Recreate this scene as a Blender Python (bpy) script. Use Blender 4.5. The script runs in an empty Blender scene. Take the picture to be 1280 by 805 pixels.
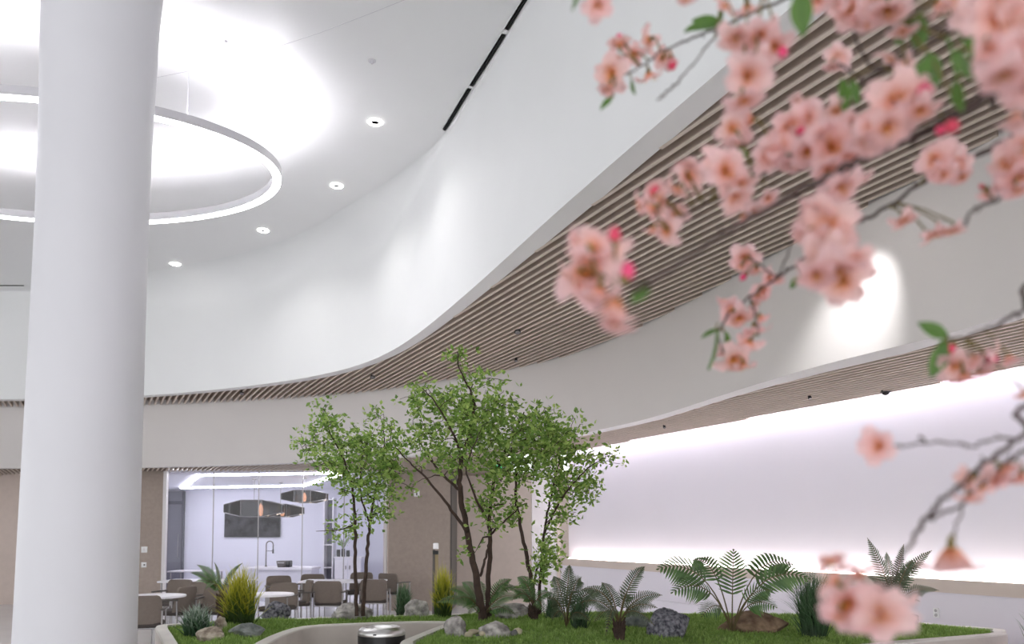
import bpy, bmesh, math, random
from math import sin, cos, tan, pi, radians, sqrt, exp
from mathutils import Vector as V, Matrix, noise
from mathutils.geometry import delaunay_2d_cdt, tessellate_polygon
random.seed(7)
sc = bpy.context.scene
COL = sc.collection

# ------------------------------------------------------------------ camera model (photograph pixels -> places)
F = 1000.0; TH = radians(3.2); H = 1.6; HOR = 668.0
CY = HOR - F*tan(TH)
def ray(px, py):
    xc = (px-640)/F; yc = -(py-CY)/F
    return V((xc, cos(TH)-yc*sin(TH), sin(TH)+yc*cos(TH)))
def PZ(px, py, z):
    r = ray(px, py); k = (z-H)/r.z
    return V((r.x*k, r.y*k, z))
def PY(px, py, y):
    r = ray(px, py); k = y/r.y
    return V((r.x*k, y, H+r.z*k))

cam = bpy.data.cameras.new('camera'); co = bpy.data.objects.new('camera', cam); COL.objects.link(co)
co.location = (0, 0, H); co.rotation_euler = (pi/2+TH, 0, 0)
cam.sensor_width = 36; cam.lens = F/1280*36; cam.shift_y = (CY-402.5)/1280
cam.clip_start = .05; cam.clip_end = 200
cam.dof.use_dof = True; cam.dof.focus_distance = 7.0; cam.dof.aperture_fstop = 2.4
sc.camera = co

# heights
Z2, Z1, ZC, ZP = 2.96, 4.12, 6.20, .88
DG = 17.2
WORLD, EXPO = 1.2, 1.06

# ------------------------------------------------------------------ materials
def lin(c):
    return tuple((x/255/12.92 if x/255 <= .04045 else ((x/255+.055)/1.055)**2.4) for x in c)
MATS = {}
def mat(name, rgb, rough=.6, metal=0, var=0, vscale=20, bump=0, bscale=80, emit=None, estr=0, rgb2=None, attr=None, transl=0, objvar=0, alpha=1, spec=.5, detail=4, stops=None):
    if name in MATS: return MATS[name]
    m = bpy.data.materials.new(name); m.use_nodes = True
    nt = m.node_tree; N = nt.nodes; L = nt.links
    b = N['Principled BSDF']; out = N['Material Output']
    b.inputs['Roughness'].default_value = rough; b.inputs['Metallic'].default_value = metal
    b.inputs['Specular IOR Level'].default_value = spec
    c = lin(rgb); b.inputs['Base Color'].default_value = (*c, 1)
    colout = None
    if var or rgb2 or bump:
        tc = N.new('ShaderNodeTexCoord')
    if attr:
        a = N.new('ShaderNodeAttribute'); a.attribute_name = attr
        r = N.new('ShaderNodeValToRGB'); L.new(a.outputs['Fac'], r.inputs[0])
        els = r.color_ramp.elements
        st = stops or [(0, rgb), (1, rgb2)]
        while len(els) < len(st): els.new(.5)
        for e, (p, cc) in zip(els, st): e.position = p; e.color = (*lin(cc), 1)
        colout = r.outputs[0]
    elif rgb2:
        n = N.new('ShaderNodeTexNoise'); n.inputs['Scale'].default_value = vscale; n.inputs['Detail'].default_value = detail
        L.new(tc.outputs['Object'], n.inputs['Vector'])
        r = N.new('ShaderNodeValToRGB'); L.new(n.outputs['Fac'], r.inputs[0])
        r.color_ramp.elements[0].position = .35; r.color_ramp.elements[1].position = .65
        r.color_ramp.elements[0].color = (*c, 1); r.color_ramp.elements[1].color = (*lin(rgb2), 1)
        colout = r.outputs[0]
    if var:
        n = N.new('ShaderNodeTexNoise'); n.inputs['Scale'].default_value = vscale; n.inputs['Detail'].default_value = detail
        L.new(tc.outputs['Object'], n.inputs['Vector'])
        mr = N.new('ShaderNodeMapRange'); mr.inputs['From Min'].default_value = .3; mr.inputs['From Max'].default_value = .7
        mr.inputs['To Min'].default_value = 1-var; mr.inputs['To Max'].default_value = 1+var
        L.new(n.outputs['Fac'], mr.inputs['Value'])
        hs = N.new('ShaderNodeHueSaturation'); L.new(mr.outputs[0], hs.inputs['Value'])
        if colout: L.new(colout, hs.inputs['Color'])
        else: hs.inputs['Color'].default_value = (*c, 1)
        colout = hs.outputs[0]
    if objvar:
        oi = N.new('ShaderNodeObjectInfo')
        mr = N.new('ShaderNodeMapRange'); mr.inputs['To Min'].default_value = 1-objvar; mr.inputs['To Max'].default_value = 1+objvar
        L.new(oi.outputs['Random'], mr.inputs['Value'])
        hs = N.new('ShaderNodeHueSaturation'); L.new(mr.outputs[0], hs.inputs['Value'])
        mh = N.new('ShaderNodeMapRange'); mh.inputs['To Min'].default_value = .5-objvar*.12; mh.inputs['To Max'].default_value = .5+objvar*.12
        mu = N.new('ShaderNodeMath'); mu.operation = 'FRACT'; mm = N.new('ShaderNodeMath'); mm.operation = 'MULTIPLY'; mm.inputs[1].default_value = 7.31
        L.new(oi.outputs['Random'], mm.inputs[0]); L.new(mm.outputs[0], mu.inputs[0]); L.new(mu.outputs[0], mh.inputs['Value']); L.new(mh.outputs[0], hs.inputs['Hue'])
        if colout: L.new(colout, hs.inputs['Color'])
        else: hs.inputs['Color'].default_value = (*c, 1)
        colout = hs.outputs[0]
    if colout: L.new(colout, b.inputs['Base Color'])
    if bump:
        n = N.new('ShaderNodeTexNoise'); n.inputs['Scale'].default_value = bscale; n.inputs['Detail'].default_value = 5
        L.new(tc.outputs['Object'], n.inputs['Vector'])
        bp = N.new('ShaderNodeBump'); bp.inputs['Strength'].default_value = bump; bp.inputs['Distance'].default_value = .02
        L.new(n.outputs['Fac'], bp.inputs['Height']); L.new(bp.outputs[0], b.inputs['Normal'])
    if emit:
        b.inputs['Emission Color'].default_value = (*lin(emit), 1); b.inputs['Emission Strength'].default_value = estr
    if transl:
        t = N.new('ShaderNodeBsdfTranslucent')
        if colout: L.new(colout, t.inputs['Color'])
        else: t.inputs['Color'].default_value = (*c, 1)
        mx = N.new('ShaderNodeMixShader'); mx.inputs[0].default_value = transl
        L.new(b.outputs[0], mx.inputs[1]); L.new(t.outputs[0], mx.inputs[2]); L.new(mx.outputs[0], out.inputs['Surface'])
    MATS[name] = m
    return m
def glassmat(name, tint, refl=.06, dens=1.0, rough=0.0):
    m = bpy.data.materials.new(name); m.use_nodes = True
    nt = m.node_tree; N = nt.nodes; L = nt.links
    N.remove(N['Principled BSDF']); out = N['Material Output']
    t = N.new('ShaderNodeBsdfTransparent'); t.inputs[0].default_value = (*lin(tint), 1)
    g = N.new('ShaderNodeBsdfGlossy'); g.inputs['Roughness'].default_value = rough
    mx = N.new('ShaderNodeMixShader'); mx.inputs[0].default_value = refl
    L.new(t.outputs[0], mx.inputs[1]); L.new(g.outputs[0], mx.inputs[2]); L.new(mx.outputs[0], out.inputs['Surface'])
    return m

M_ceil = mat('ceiling_paint', (235,235,235), .42, var=.012, vscale=.8)
M_up = mat('white_plaster', (233,234,234), .6, var=.012, vscale=1.2)
M_mid = mat('offwhite_plaster', (222,217,214), .65, var=.012, vscale=1.2)
M_lip = mat('lip_paint', (236,234,233), .6)
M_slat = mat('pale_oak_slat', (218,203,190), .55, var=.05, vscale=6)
M_slatside = mat('slat_side_shaded', (192,174,160), .7, var=.05, vscale=6)  # slat sides darker than the faces: their shade is put into the colour
M_slatback = mat('slat_backing', (150,134,122), .8, var=.04, vscale=5)
M_colm = mat('column_paint', (224,223,228), .5, var=.008, vscale=2)
M_wall_r = mat('bright_wall_paint', (232,228,236), .6, var=.006, vscale=2)
M_beige = mat('beige_wallcovering', (212,196,186), .8, var=.03, vscale=9, bump=.05, bscale=60)
M_taupe = mat('taupe_wallcovering', (168,154,144), .85, var=.06, vscale=14, bump=.08, bscale=50)
M_dark = mat('dark_reveal', (92,86,82), .6)
M_floor = mat('polished_floor', (225,225,226), .18, var=.03, vscale=1.5)
M_ledge = mat('ledge_beige', (214,200,190), .55)
M_white = mat('white_laminate', (235,233,238), .35)
M_kwall = mat('kitchen_wall_paint', (228,228,238), .5)
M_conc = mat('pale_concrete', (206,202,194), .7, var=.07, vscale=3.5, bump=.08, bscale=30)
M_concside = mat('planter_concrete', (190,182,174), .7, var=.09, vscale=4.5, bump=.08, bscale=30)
M_black = mat('black_plastic', (22,21,22), .4)
M_slot = mat('slot_black', (10,10,10), .9)
M_steel = mat('brushed_steel', (205,203,202), .28, 1, var=.05, vscale=3)
M_metal = mat('grey_metal', (150,147,147), .35, .9)
M_frame = mat('frame_white_metal', (226,222,222), .4)
M_uph = mat('taupe_upholstery', (118,107,98), .8, var=.05, vscale=30, bump=.1, bscale=200)
M_seat = mat('dark_seat', (66,58,54), .7)
M_led = mat('led_white', (255,255,255), .5, emit=(250,250,255), estr=10)
M_led_ring = mat('led_ring', (255,255,255), .5, emit=(252,251,255), estr=7)
M_led_up = mat('led_uplight', (255,255,255), .5, emit=(252,250,255), estr=26)
M_ledw = mat('led_warm', (255,255,255), .5, emit=(255,246,242), estr=7.5)
M_ledc = mat('led_cove', (255,255,255), .5, emit=(246,243,255), estr=17)
M_down = mat('downlight_lens', (255,255,255), .5, emit=(255,252,250), estr=12)
M_ringbody = mat('ring_housing', (206,204,208), .4)
M_glass = glassmat('clear_glass', (248,248,251), .02)
M_smoke = glassmat('smoked_glass', (122,106,98), .05, rough=.05)
M_bulb = mat('bulb_glow', (255,240,220), .5, emit=(255,238,215), estr=12)
M_tv = mat('tv_screen', (22,21,23), .3, rgb2=(70,68,72), vscale=3.2, detail=8, spec=.15)  # dim reflections put into the screen colour as grey noise patches
M_bark = mat('tree_bark', (68,52,44), .85, var=.25, vscale=25, bump=.4, bscale=60)
M_leaf = mat('tree_leaf', (96,150,52), .5, attr='t', transl=.5, stops=[(0,(88,124,56)),(.5,(142,176,86)),(1,(196,214,126))])
M_fern = mat('fern_green', (52,84,40), .5, attr='t', transl=.25, stops=[(0,(78,86,46)),(.35,(72,106,58)),(1,(128,160,90))])
M_ferndark = mat('fern_dull', (58,68,48), .6, attr='t', transl=.2, stops=[(0,(88,80,58)),(.3,(68,82,58)),(1,(112,126,96))])
M_fernstem = mat('fern_stem', (96,84,52), .7)
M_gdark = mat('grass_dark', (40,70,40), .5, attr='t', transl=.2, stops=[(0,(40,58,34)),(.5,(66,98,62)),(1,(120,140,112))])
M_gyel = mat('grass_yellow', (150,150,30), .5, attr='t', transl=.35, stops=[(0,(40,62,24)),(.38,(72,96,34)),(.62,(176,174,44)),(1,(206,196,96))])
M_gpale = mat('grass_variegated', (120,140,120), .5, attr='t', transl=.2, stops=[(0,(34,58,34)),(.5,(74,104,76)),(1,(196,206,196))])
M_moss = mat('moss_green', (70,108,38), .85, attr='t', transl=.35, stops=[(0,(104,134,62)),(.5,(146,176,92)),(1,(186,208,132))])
M_soil = mat('moss_bed', (112,138,72), .95, rgb2=(136,160,88), vscale=14)
M_rockl = mat('rock_light', (112,108,106), .85, rgb2=(190,185,180), vscale=16, bump=1.0, bscale=26, detail=8)
M_rockd = mat('rock_dark', (58,58,68), .9, rgb2=(140,138,146), vscale=42, bump=1.0, bscale=48, detail=8)
M_rockg = mat('rock_greenish', (88,94,92), .85, rgb2=(140,144,140), vscale=15, bump=.9, bscale=28, detail=8)
M_rockb = mat('rock_brown', (84,64,50), .9, rgb2=(140,116,94), vscale=11, bump=1.0, bscale=24, detail=8)
M_rockw = mat('rock_warm', (120,106,92), .85, rgb2=(196,184,168), vscale=17, bump=.9, bscale=28, detail=8)
M_peb = mat('pebble_beige', (176,166,142), .7, var=.1, vscale=20, objvar=.15)
M_pebd = mat('pebble_grey', (96,94,94), .7, var=.1, vscale=20)
M_petal = mat('petal_pink', (232,170,168), .6, attr='t', transl=.5, objvar=.05, stops=[(0,(236,150,72)),(.18,(246,184,146)),(.42,(249,210,203)),(1,(250,217,219))])
M_stamen = mat('stamen_orange', (222,150,50), .6)
M_calyx = mat('calyx_olive', (118,104,52), .7)
M_bud = mat('bud_rose', (222,70,110), .55, objvar=.08)
M_cbark = mat('cherry_bark', (74,58,54), .75, var=.2, vscale=30, bump=.3, bscale=90)
M_cleaf = mat('cherry_leaf', (78,120,50), .45, attr='t', transl=.35, stops=[(0,(70,104,44)),(1,(104,146,62))])
M_green = mat('exit_green', (20,170,110), .5, emit=(30,190,120), estr=.8)
M_signw = mat('sign_white', (240,240,240), .5)

# ------------------------------------------------------------------ mesh builder
class MB:
    def __init__(s): s.v=[]; s.f=[]; s.mi=[]; s.t=[]
    def add(s, vs, fs, mi=0, t=None):
        o=len(s.v); s.v += [tuple(v) for v in vs]
        s.t += (t if t is not None else [0.5]*len(vs))
        for f in fs: s.f.append(tuple(i+o for i in f)); s.mi.append(mi)
    def box(s, c, d, rz=0, mi=0, M=None):
        x,y,z=d[0]/2,d[1]/2,d[2]/2
        vs=[V((a*x,b*y,e*z)) for a in(-1,1) for b in(-1,1) for e in(-1,1)]
        R = M if M is not None else Matrix.Rotation(rz,3,'Z')
        vs=[R@v+V(c) for v in vs]
        s.add(vs,[(0,1,3,2),(4,6,7,5),(0,4,5,1),(2,3,7,6),(0,2,6,4),(1,5,7,3)],mi)
    def tube(s, pts, rad, n=8, mi=0, cap=True, t=None):
        pts=[V(p) for p in pts]
        if not hasattr(rad,'__len__'): rad=[rad]*len(pts)
        up=V((0,0,1)); vs=[]; fs=[]; prev=None
        for i,p in enumerate(pts):
            d=(pts[min(i+1,len(pts)-1)]-pts[max(i-1,0)])
            if d.length<1e-9: d=V((0,0,1))
            d.normalize()
            if prev is None:
                a=d.cross(up)
                if a.length<1e-3: a=d.cross(V((1,0,0)))
            else:
                a=prev-d*prev.dot(d)
                if a.length<1e-4: a=d.cross(up)
            a.normalize(); prev=a; b=d.cross(a)
            for k in range(n):
                an=2*pi*k/n; vs.append(p+(a*cos(an)+b*sin(an))*rad[i])
        for i in range(len(pts)-1):
            for k in range(n):
                k2=(k+1)%n; fs.append((i*n+k,i*n+k2,(i+1)*n+k2,(i+1)*n+k))
        if cap: fs.append(tuple(range(n-1,-1,-1))); fs.append(tuple((len(pts)-1)*n+k for k in range(n)))
        s.add(vs,fs,mi, None if t is None else [t]*len(vs))
    def lathe(s, prof, c=(0,0,0), n=32, mi=0, sx=1, sy=1):
        vs=[];fs=[];c=V(c)
        for r,z in prof:
            for k in range(n):
                a=2*pi*k/n; vs.append(c+V((r*cos(a)*sx,r*sin(a)*sy,z)))
        for i in range(len(prof)-1):
            for k in range(n):
                k2=(k+1)%n; fs.append((i*n+k,i*n+k2,(i+1)*n+k2,(i+1)*n+k))
        s.add(vs,fs,mi)
        o=len(s.v)-len(vs)
        if prof[0][0]>1e-5: s.f.append(tuple(o+k for k in range(n-1,-1,-1))); s.mi.append(mi)
        if prof[-1][0]>1e-5: s.f.append(tuple(o+(len(prof)-1)*n+k for k in range(n))); s.mi.append(mi)
    def poly(s, pts, z, mi=0, flip=False):
        tri=tessellate_polygon([[V((p[0],p[1],0)) for p in pts]])
        s.add([V((p[0],p[1],z)) for p in pts],[tuple(t) if not flip else tuple(reversed(t)) for t in tri],mi)
    def build(s, name, mats, parent=None, smooth=False, bevel=0, recalc=True, seg=2, weld=False):
        me=bpy.data.meshes.new(name); me.from_pydata(s.v,[],s.f)
        if not isinstance(mats,(list,tuple)): mats=[mats]
        for m in mats: me.materials.append(m)
        me.polygons.foreach_set('material_index',s.mi)
        at=me.attributes.new('t','FLOAT','POINT'); at.data.foreach_set('value',s.t)
        me.update()
        if weld:
            bm=bmesh.new(); bm.from_mesh(me); bmesh.ops.remove_doubles(bm,verts=bm.verts,dist=.0004); bm.to_mesh(me); bm.free()
        if recalc:
            bm=bmesh.new(); bm.from_mesh(me); bmesh.ops.recalc_face_normals(bm,faces=bm.faces); bm.to_mesh(me); bm.free()
        if smooth is not False:
            if smooth is True: me.polygons.foreach_set('use_smooth',[True]*len(me.polygons))
            else: me.shade_smooth() if hasattr(me,'shade_smooth') else None; me.set_sharp_from_angle(angle=radians(smooth))
        o=bpy.data.objects.new(name,me); COL.objects.link(o)
        if parent is not None: o.parent=parent
        if bevel:
            md=o.modifiers.new('bevel','BEVEL'); md.width=bevel; md.segments=seg; md.limit_method='ANGLE'
        return o
def tag(o, label=None, cat=None, group=None, kind=None):
    if label: o['label']=label
    if cat: o['category']=cat
    if group: o['group']=group
    if kind: o['kind']=kind
    return o
def empty(name, loc, rz=0):
    o=bpy.data.objects.new(name,None); COL.objects.link(o); o.location=loc; o.rotation_euler=(0,0,rz); o.empty_display_size=.1
    return o
def children(r): return [o for o in list(COL.objects) if o.parent==r]
def copy_tree(o, parent=None):
    c=o.copy(); COL.objects.link(c)
    if parent is not None: c.parent=parent
    for ch in children(o): copy_tree(ch,c)
    return c

def interp(pts, x):
    n=len(pts)
    if x<=pts[0][0]: i=0
    elif x>=pts[-1][0]: i=n-2
    else:
        i=max(k for k in range(n-1) if pts[k][0]<=x)
    def sl(k):
        if k==0: return (pts[1][1]-pts[0][1])/(pts[1][0]-pts[0][0])
        if k==n-1: return (pts[-1][1]-pts[-2][1])/(pts[-1][0]-pts[-2][0])
        return (pts[k+1][1]-pts[k-1][1])/(pts[k+1][0]-pts[k-1][0])
    x0,y0=pts[i]; x1,y1=pts[i+1]; h=x1-x0; u=(x-x0)/h
    if u<0: return y0+sl(0)*(x-x0)
    if u>1: return y1+sl(n-1)*(x-x1)
    return (2*u**3-3*u*u+1)*y0+(u**3-2*u*u+u)*h*sl(i)+(-2*u**3+3*u*u)*y1+(u**3-u*u)*h*sl(i+1)
def plan(pts, xs, z, ext=None, sm=6):
    P=[PZ(x,interp(pts,x),z) for x in xs]
    for _ in range(sm):
        Q=P[:]
        for i in range(1,len(P)-1): Q[i]=(P[i-1]+P[i]*2+P[i+1])/4
        P=Q
    if ext: P.append(V((*ext,z)))
    return P

# ------------------------------------------------------------------ the shell
E1a=[(-500,503),(-200,503),(0,500),(100,499),(185,495.5),(250,490),(350,479),(430,464),(487,446),(506,434),(540,406),(560,388.5),(600,355),(680,281),(756,215),(831,150),(880,109),(969,30),(1010,-6),(1100,-90)]
E1b=[(-500,504),(-200,504),(0,501.5),(100,500.5),(185,497),(250,492),(350,481.5),(430,468),(471,456),(519,434),(560,403),(610,363),(689,299),(747,252),(784,221),(868,150),(880,140),(992,48),(1035,13),(1120,-62)]
E2t=[(-500,512),(-200,511),(0,508.5),(100,508),(186,506.5),(299,501.5),(370,497.5),(441,492),(500,485),(560,475),(635,463),(720,442.5),(767,425),(827,397),(866,376),(912,351),(965,321),(1059,272),(1155,222),(1280,152),(1400,84)]
E2b=[(-500,588),(-200,587),(0,585.5),(100,585),(190,584),(350,579.5),(440,575),(520,569.5),(600,561.5),(690,549.5),(750,537),(821,520.5),(914,490),(1027,456.5),(1111,435.5),(1196,414),(1280,387),(1400,345)]
E2c=[(-500,588.8),(-200,587.8),(0,586.3),(100,585.8),(190,585),(350,580.8),(440,576.6),(520,571.5),(600,564),(690,552.5),(750,541),(821,526),(914,497),(1027,466.5),(1111,447),(1182,427.5),(1280,398),(1400,358)]
xs1=[-500+i*12.5 for i in range(0,129)]      # to 1100
xs2=[-500+i*12.5 for i in range(0,153)]      # to 1400
def ext_end(P,d):
    u=(P[-1]-P[-6]); u.z=0; u.normalize(); return P[-1]+u*d
C1a=plan(E1a,xs1,Z1,sm=14); C1a.append(ext_end(C1a,7))
C1b=plan(E1b,xs1,Z1,sm=14); C1b.append(ext_end(C1b,7))
C2t=plan(E2t,xs2,Z1); C2t.append(ext_end(C2t,7))
C2b=plan(E2b,xs2,Z2); C2b.append(ext_end(C2b,6))
C2c=plan(E2c,xs2,Z2); C2c.append(ext_end(C2c,6))
def at(P,z): return [V((p.x,p.y,z)) for p in P]
def ribbon(mb,A,B,mi=0,fl=False):
    n=min(len(A),len(B)); vs=A[:n]+B[:n]
    mb.add(vs,[(i,i+1,n+i+1,n+i) for i in range(n-1)],mi)
mb=MB()

def normals(P):
    out=[]
    for i in range(len(P)):
        t=P[min(i+1,len(P)-1)]-P[max(i-1,0)]; t.z=0; t.normalize(); out.append(V((-t.y,t.x,0)))
    return out
NA=normals(C1a)
for i in range(len(NA)):
    if NA[i].dot(V((-4.9,8.13,0))-V((C1a[i].x,C1a[i].y,0)))<0: NA[i]=-NA[i]
fr=[]
for i in range(len(C1a)):
    x=xs1[i] if i<len(xs1) else 1200
    u=max(0,min(1,(570-x)/110)); q=max(0,min(1,(x-60)/120)); fr.append(.03+.55*u*u*(3-2*u)*q*q*(3-2*q))
prev=[V((p.x,p.y,ZC-r)) for p,r in zip(C1a,fr)]
ribbon(mb,prev,at(C1a,Z1+.015))
for k in range(1,9):
    a=pi/2*k/8
    cur=[V((p.x,p.y,ZC-r+r*sin(a)-(.002 if k==8 else 0)))+nn_*(r*(1-cos(a))) for p,r,nn_ in zip(C1a,fr,NA)]
    ribbon(mb,cur,prev); prev=cur
ribbon(mb,at(C1a,Z1+.015),C1b,1); ribbon(mb,C1b,at(C1b,Z1+.12),1)
tag(mb.build('wall_upper',[M_up,M_lip],smooth=35,recalc=False,weld=True),'tall curved white upper wall sweeping above the first slatted soffit','wall',kind='structure')
mb=MB()
n=min(len(C2t),len(C2b)); top=at(C2t,Z1+.12)
ribbon(mb,top,C2b); ribbon(mb,C2b,C2c,1); ribbon(mb,C2c,at(C2c,Z2+.12),1)
tag(mb.build('wall_middle',[M_mid,M_lip],smooth=35,recalc=False,weld=True),'curved off-white band between the two slatted soffits','wall',kind='structure')

mb=MB(); mb.box((-8,6,ZC+.05),(50,44,.1))
tag(mb.build('ceiling',M_ceil),'white painted high ceiling over the ring light','ceiling',kind='structure')

SD=V(((125-640)/F,1,0)).normalized(); SN=V((SD.y,-SD.x,0))
def clip_line(poly, o, d):
    """intervals of the line o+d*s inside polygon"""
    ss=[]; n=len(poly)
    nn=V((d.y,-d.x,0))
    for i in range(n):
        a=poly[i];b=poly[(i+1)%n]
        da=(a-o).x*nn.x+(a-o).y*nn.y; db=(b-o).x*nn.x+(b-o).y*nn.y
        if (da>=0)!=(db>=0):
            k=da/(da-db); p=a+(b-a)*k
            ss.append((p-o).x*d.x+(p-o).y*d.y)
    ss.sort()
    return [(ss[i],ss[i+1]) for i in range(0,len(ss)-1,2)]
def soffit(name, poly, z, pitch, w, h, label):
    mb=MB(); flat=[V((p.x,p.y,0)) for p in poly]
    ns=[p.x*SN.x+p.y*SN.y for p in flat]
    k=math.ceil(min(ns)/pitch)
    while k*pitch<max(ns):
        c=SN*(k*pitch)
        for a,b in clip_line(flat,c,SD):
            if b-a>.02:
                a0,b0=a-.0,b+.0
                mid=c+SD*((a0+b0)/2)
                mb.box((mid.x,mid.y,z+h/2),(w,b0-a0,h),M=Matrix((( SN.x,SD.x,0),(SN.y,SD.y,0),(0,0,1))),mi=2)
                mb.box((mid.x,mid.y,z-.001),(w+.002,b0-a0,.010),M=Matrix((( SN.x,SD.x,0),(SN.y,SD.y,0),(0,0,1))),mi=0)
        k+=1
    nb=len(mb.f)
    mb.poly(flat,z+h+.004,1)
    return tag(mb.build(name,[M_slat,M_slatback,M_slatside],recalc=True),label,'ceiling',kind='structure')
poly1=[p for p in C1b]+[p for p in reversed(C2t)]
soffit('ceiling_soffit',poly1,Z1+.005,.10,.030,.085,'wide curved soffit of parallel pale wooden slats below the tall white wall')

# right bright wall, its recess, ledge
RW_a=PZ(700,568,Z2); RW_b=PZ(1280,459,Z2)
RD=(RW_b-RW_a); RD.z=0; RD.normalize(); RN=V((RD.y,-RD.x,0))      # RN points away from wall to the back
if RN.y<0: RN=-RN
RW_far=RW_a; RW_near=RW_b+RD*7
G_l=PY(209,600,DG); G_r=PY(484,600,DG)
poly2=[p for p in C2c]+[V((RW_near.x,RW_near.y,Z2)),RW_far,V((RW_far.x-.9,RW_far.y+.0,Z2)),V((RW_far.x-.9,18.6,Z2)),V((PY(572,600,18.6).x,18.6,Z2)),V((PY(484,600,DG).x,18.6,Z2)),V((PY(484,600,DG).x,DG,Z2)),V((PY(208,600,DG).x,DG,Z2)),V((PY(179,600,DG).x,DG,Z2)),V((PY(0,600,18.4).x,18.4,Z2)),V((-30,18.4,Z2)),V((-30,C2c[0].y,Z2))]
soffit('ceiling_soffit',poly2,Z2+.005,.088,.030,.075,'lower curved soffit of fine wooden slats under the off-white band')

GAP=.16
def wallquad(mb,a,b,z0,z1,th,mi=0,out=None):
    a=V(a);b=V(b); d=(b-a); d.z=0; L=d.length; ang=math.atan2(d.y,d.x); m=(a+b)/2
    nrm=V((-sin(ang),cos(ang),0))
    if out is not None and nrm.dot(out)<0: nrm=-nrm
    m=m+nrm*(th/2)
    mb.box((m.x,m.y,(z0+z1)/2),(L,th,z1-z0),rz=ang,mi=mi)
wa=RW_far+RN*GAP; wb=RW_near+RN*GAP
mb=MB(); wallquad(mb,wa,wb,0,Z2+.5,.2,out=RN)
wallquad(mb,RW_far-RN*.02,RW_near-RN*.02,Z2+.30,Z2+.34,.6,out=RN)
tag(mb.build('wall_right',M_wall_r),'long bright white wall washed with light from above and below','wall',kind='structure')
ZL=1.2
mb=MB(); wallquad(mb,RW_far-RN*.02,RW_near-RN*.02,ZL-.115,ZL,GAP+.02,out=RN)
tag(mb.build('trim_1',M_ledge),'pale beige ledge running along the bright white wall','ledge',kind='structure')
mb=MB(); wallquad(mb,RW_far+RN*.0,RW_near+RN*.0,0,ZL-.115,GAP,out=RN)
wallquad(mb,RW_far-RN*.05,RW_near-RN*.05,0,.70,GAP+.05,out=RN)
tag(mb.build('baseboard_right',M_wall_r),'white low wall casing below the beige ledge','panel',kind='structure')
# LED strips (real lamps of the place)
r=empty('led_strip',(RW_far+RN*.05).to_tuple()); r.location.z=0
def strip(name,a,b,z,w,h,m,label,parent=None,group=None):
    mb=MB(); a=V(a);b=V(b);d=b-a;d.z=0
    wallquad(mb,a,b,z,z+h,w,out=RN)
    return mb
bpy.data.objects.remove(r)
r=strip('led',RW_far+RN*.05+RD*.15,RW_near+RN*.05,ZL+.002,.03,.012,M_ledw,'').build('led_strip',M_ledw)
tag(r,'glowing light strip lying on the beige ledge of the bright wall','light strip')
r=strip('led',RW_far+RN*.03+RD*.15,RW_near+RN*.03,Z2+.20,.05,.012,M_ledc,'').build('led_strip',M_ledc)
tag(r,'cove light strip above the top edge of the bright wall','light strip')

# pilaster at the far end of the bright wall, edge trim
mb=MB(); px0=PY(665,600,RW_far.y); px1=PY(696,600,RW_far.y)
mb.box(((px0.x+px1.x)/2,RW_far.y+.16,Z2/2+.05),(px1.x-px0.x,.3,Z2+.1))
tag(mb.build('wall_end_pilaster',M_frame),'white square pilaster where the bright wall ends','pilaster',kind='structure')
mb=MB(); e0=PY(696,600,RW_far.y-.05); e1=PY(700,600,RW_far.y-.05)
mb.box(((e0.x+e1.x)/2,RW_far.y+.06,Z2/2),(e1.x-e0.x,.2,Z2))
tag(mb.build('trim_2',M_ledge),'thin beige edge strip between white pilaster and bright wall','trim',kind='structure')

# panel wall and corridor
def blockwall(name,pxa,pxb,y,th,m,label,ztop=Z2+.1,z0=0):
    a=PY(pxa,600,y).x; b=PY(pxb,600,y).x
    mb=MB(); mb.box(((a+b)/2,y+th/2,(z0+ztop)/2),(b-a,th,ztop-z0))
    return tag(mb.build(name,m),label,'wall',kind='structure')
blockwall('wall_panel',486,563,DG-.3,1.6,M_taupe,'taupe textured wall panel right of the glass room')
xr=PY(563,600,DG-.3).x
mb=MB(); mb.box((xr+.02,DG+.5,1.5),(.03,1.58,3.06))
tag(mb.build('trim_3',M_dark),'dark reveal strip on the edge of the taupe panel','trim',kind='structure')
blockwall('wall_corridor',480,740,18.7,.2,M_beige,'pale beige wall at the back of the corridor behind the trees')
blockwall('wall_back',-420,30,18.4,.2,M_beige,'pale beige wall left of the white column')
blockwall('wall_left',30,207,DG,.16,M_taupe,'taupe textured wall between the white column and the glass room')
mb=MB(); mb.box((-12.0,9.4,.25),(6.6,.5,.46)); mb.box((-12.0,9.4,.50),(6.64,.54,.035),mi=1)
tag(mb.build('bench',[M_white,M_ledge]),'low white wall bench with beige top left of the column','bench')
mb=MB(); mb.box((-8,12,-.05),(50,48,.1))
tag(mb.build('floor',M_floor),'pale polished floor of the lobby','floor',kind='structure')

# column
cx=PY(103,620,5.4); 
mb=MB(); prof=[(.372,0),(.370,.9),(.362,1.9),(.353,2.8),(.348,3.7),(.353,4.4),(.372,5.2),(.41,5.8),(.46,ZC+.02)]
mb.lathe(prof,(0,0,0),96)
o=mb.build('column',M_colm,smooth=40); o.location=(cx.x-.022,cx.y,0); o.rotation_euler=(0,.011,0)
tag(o,'massive round white column standing before the glass room','column',kind='structure')

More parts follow.
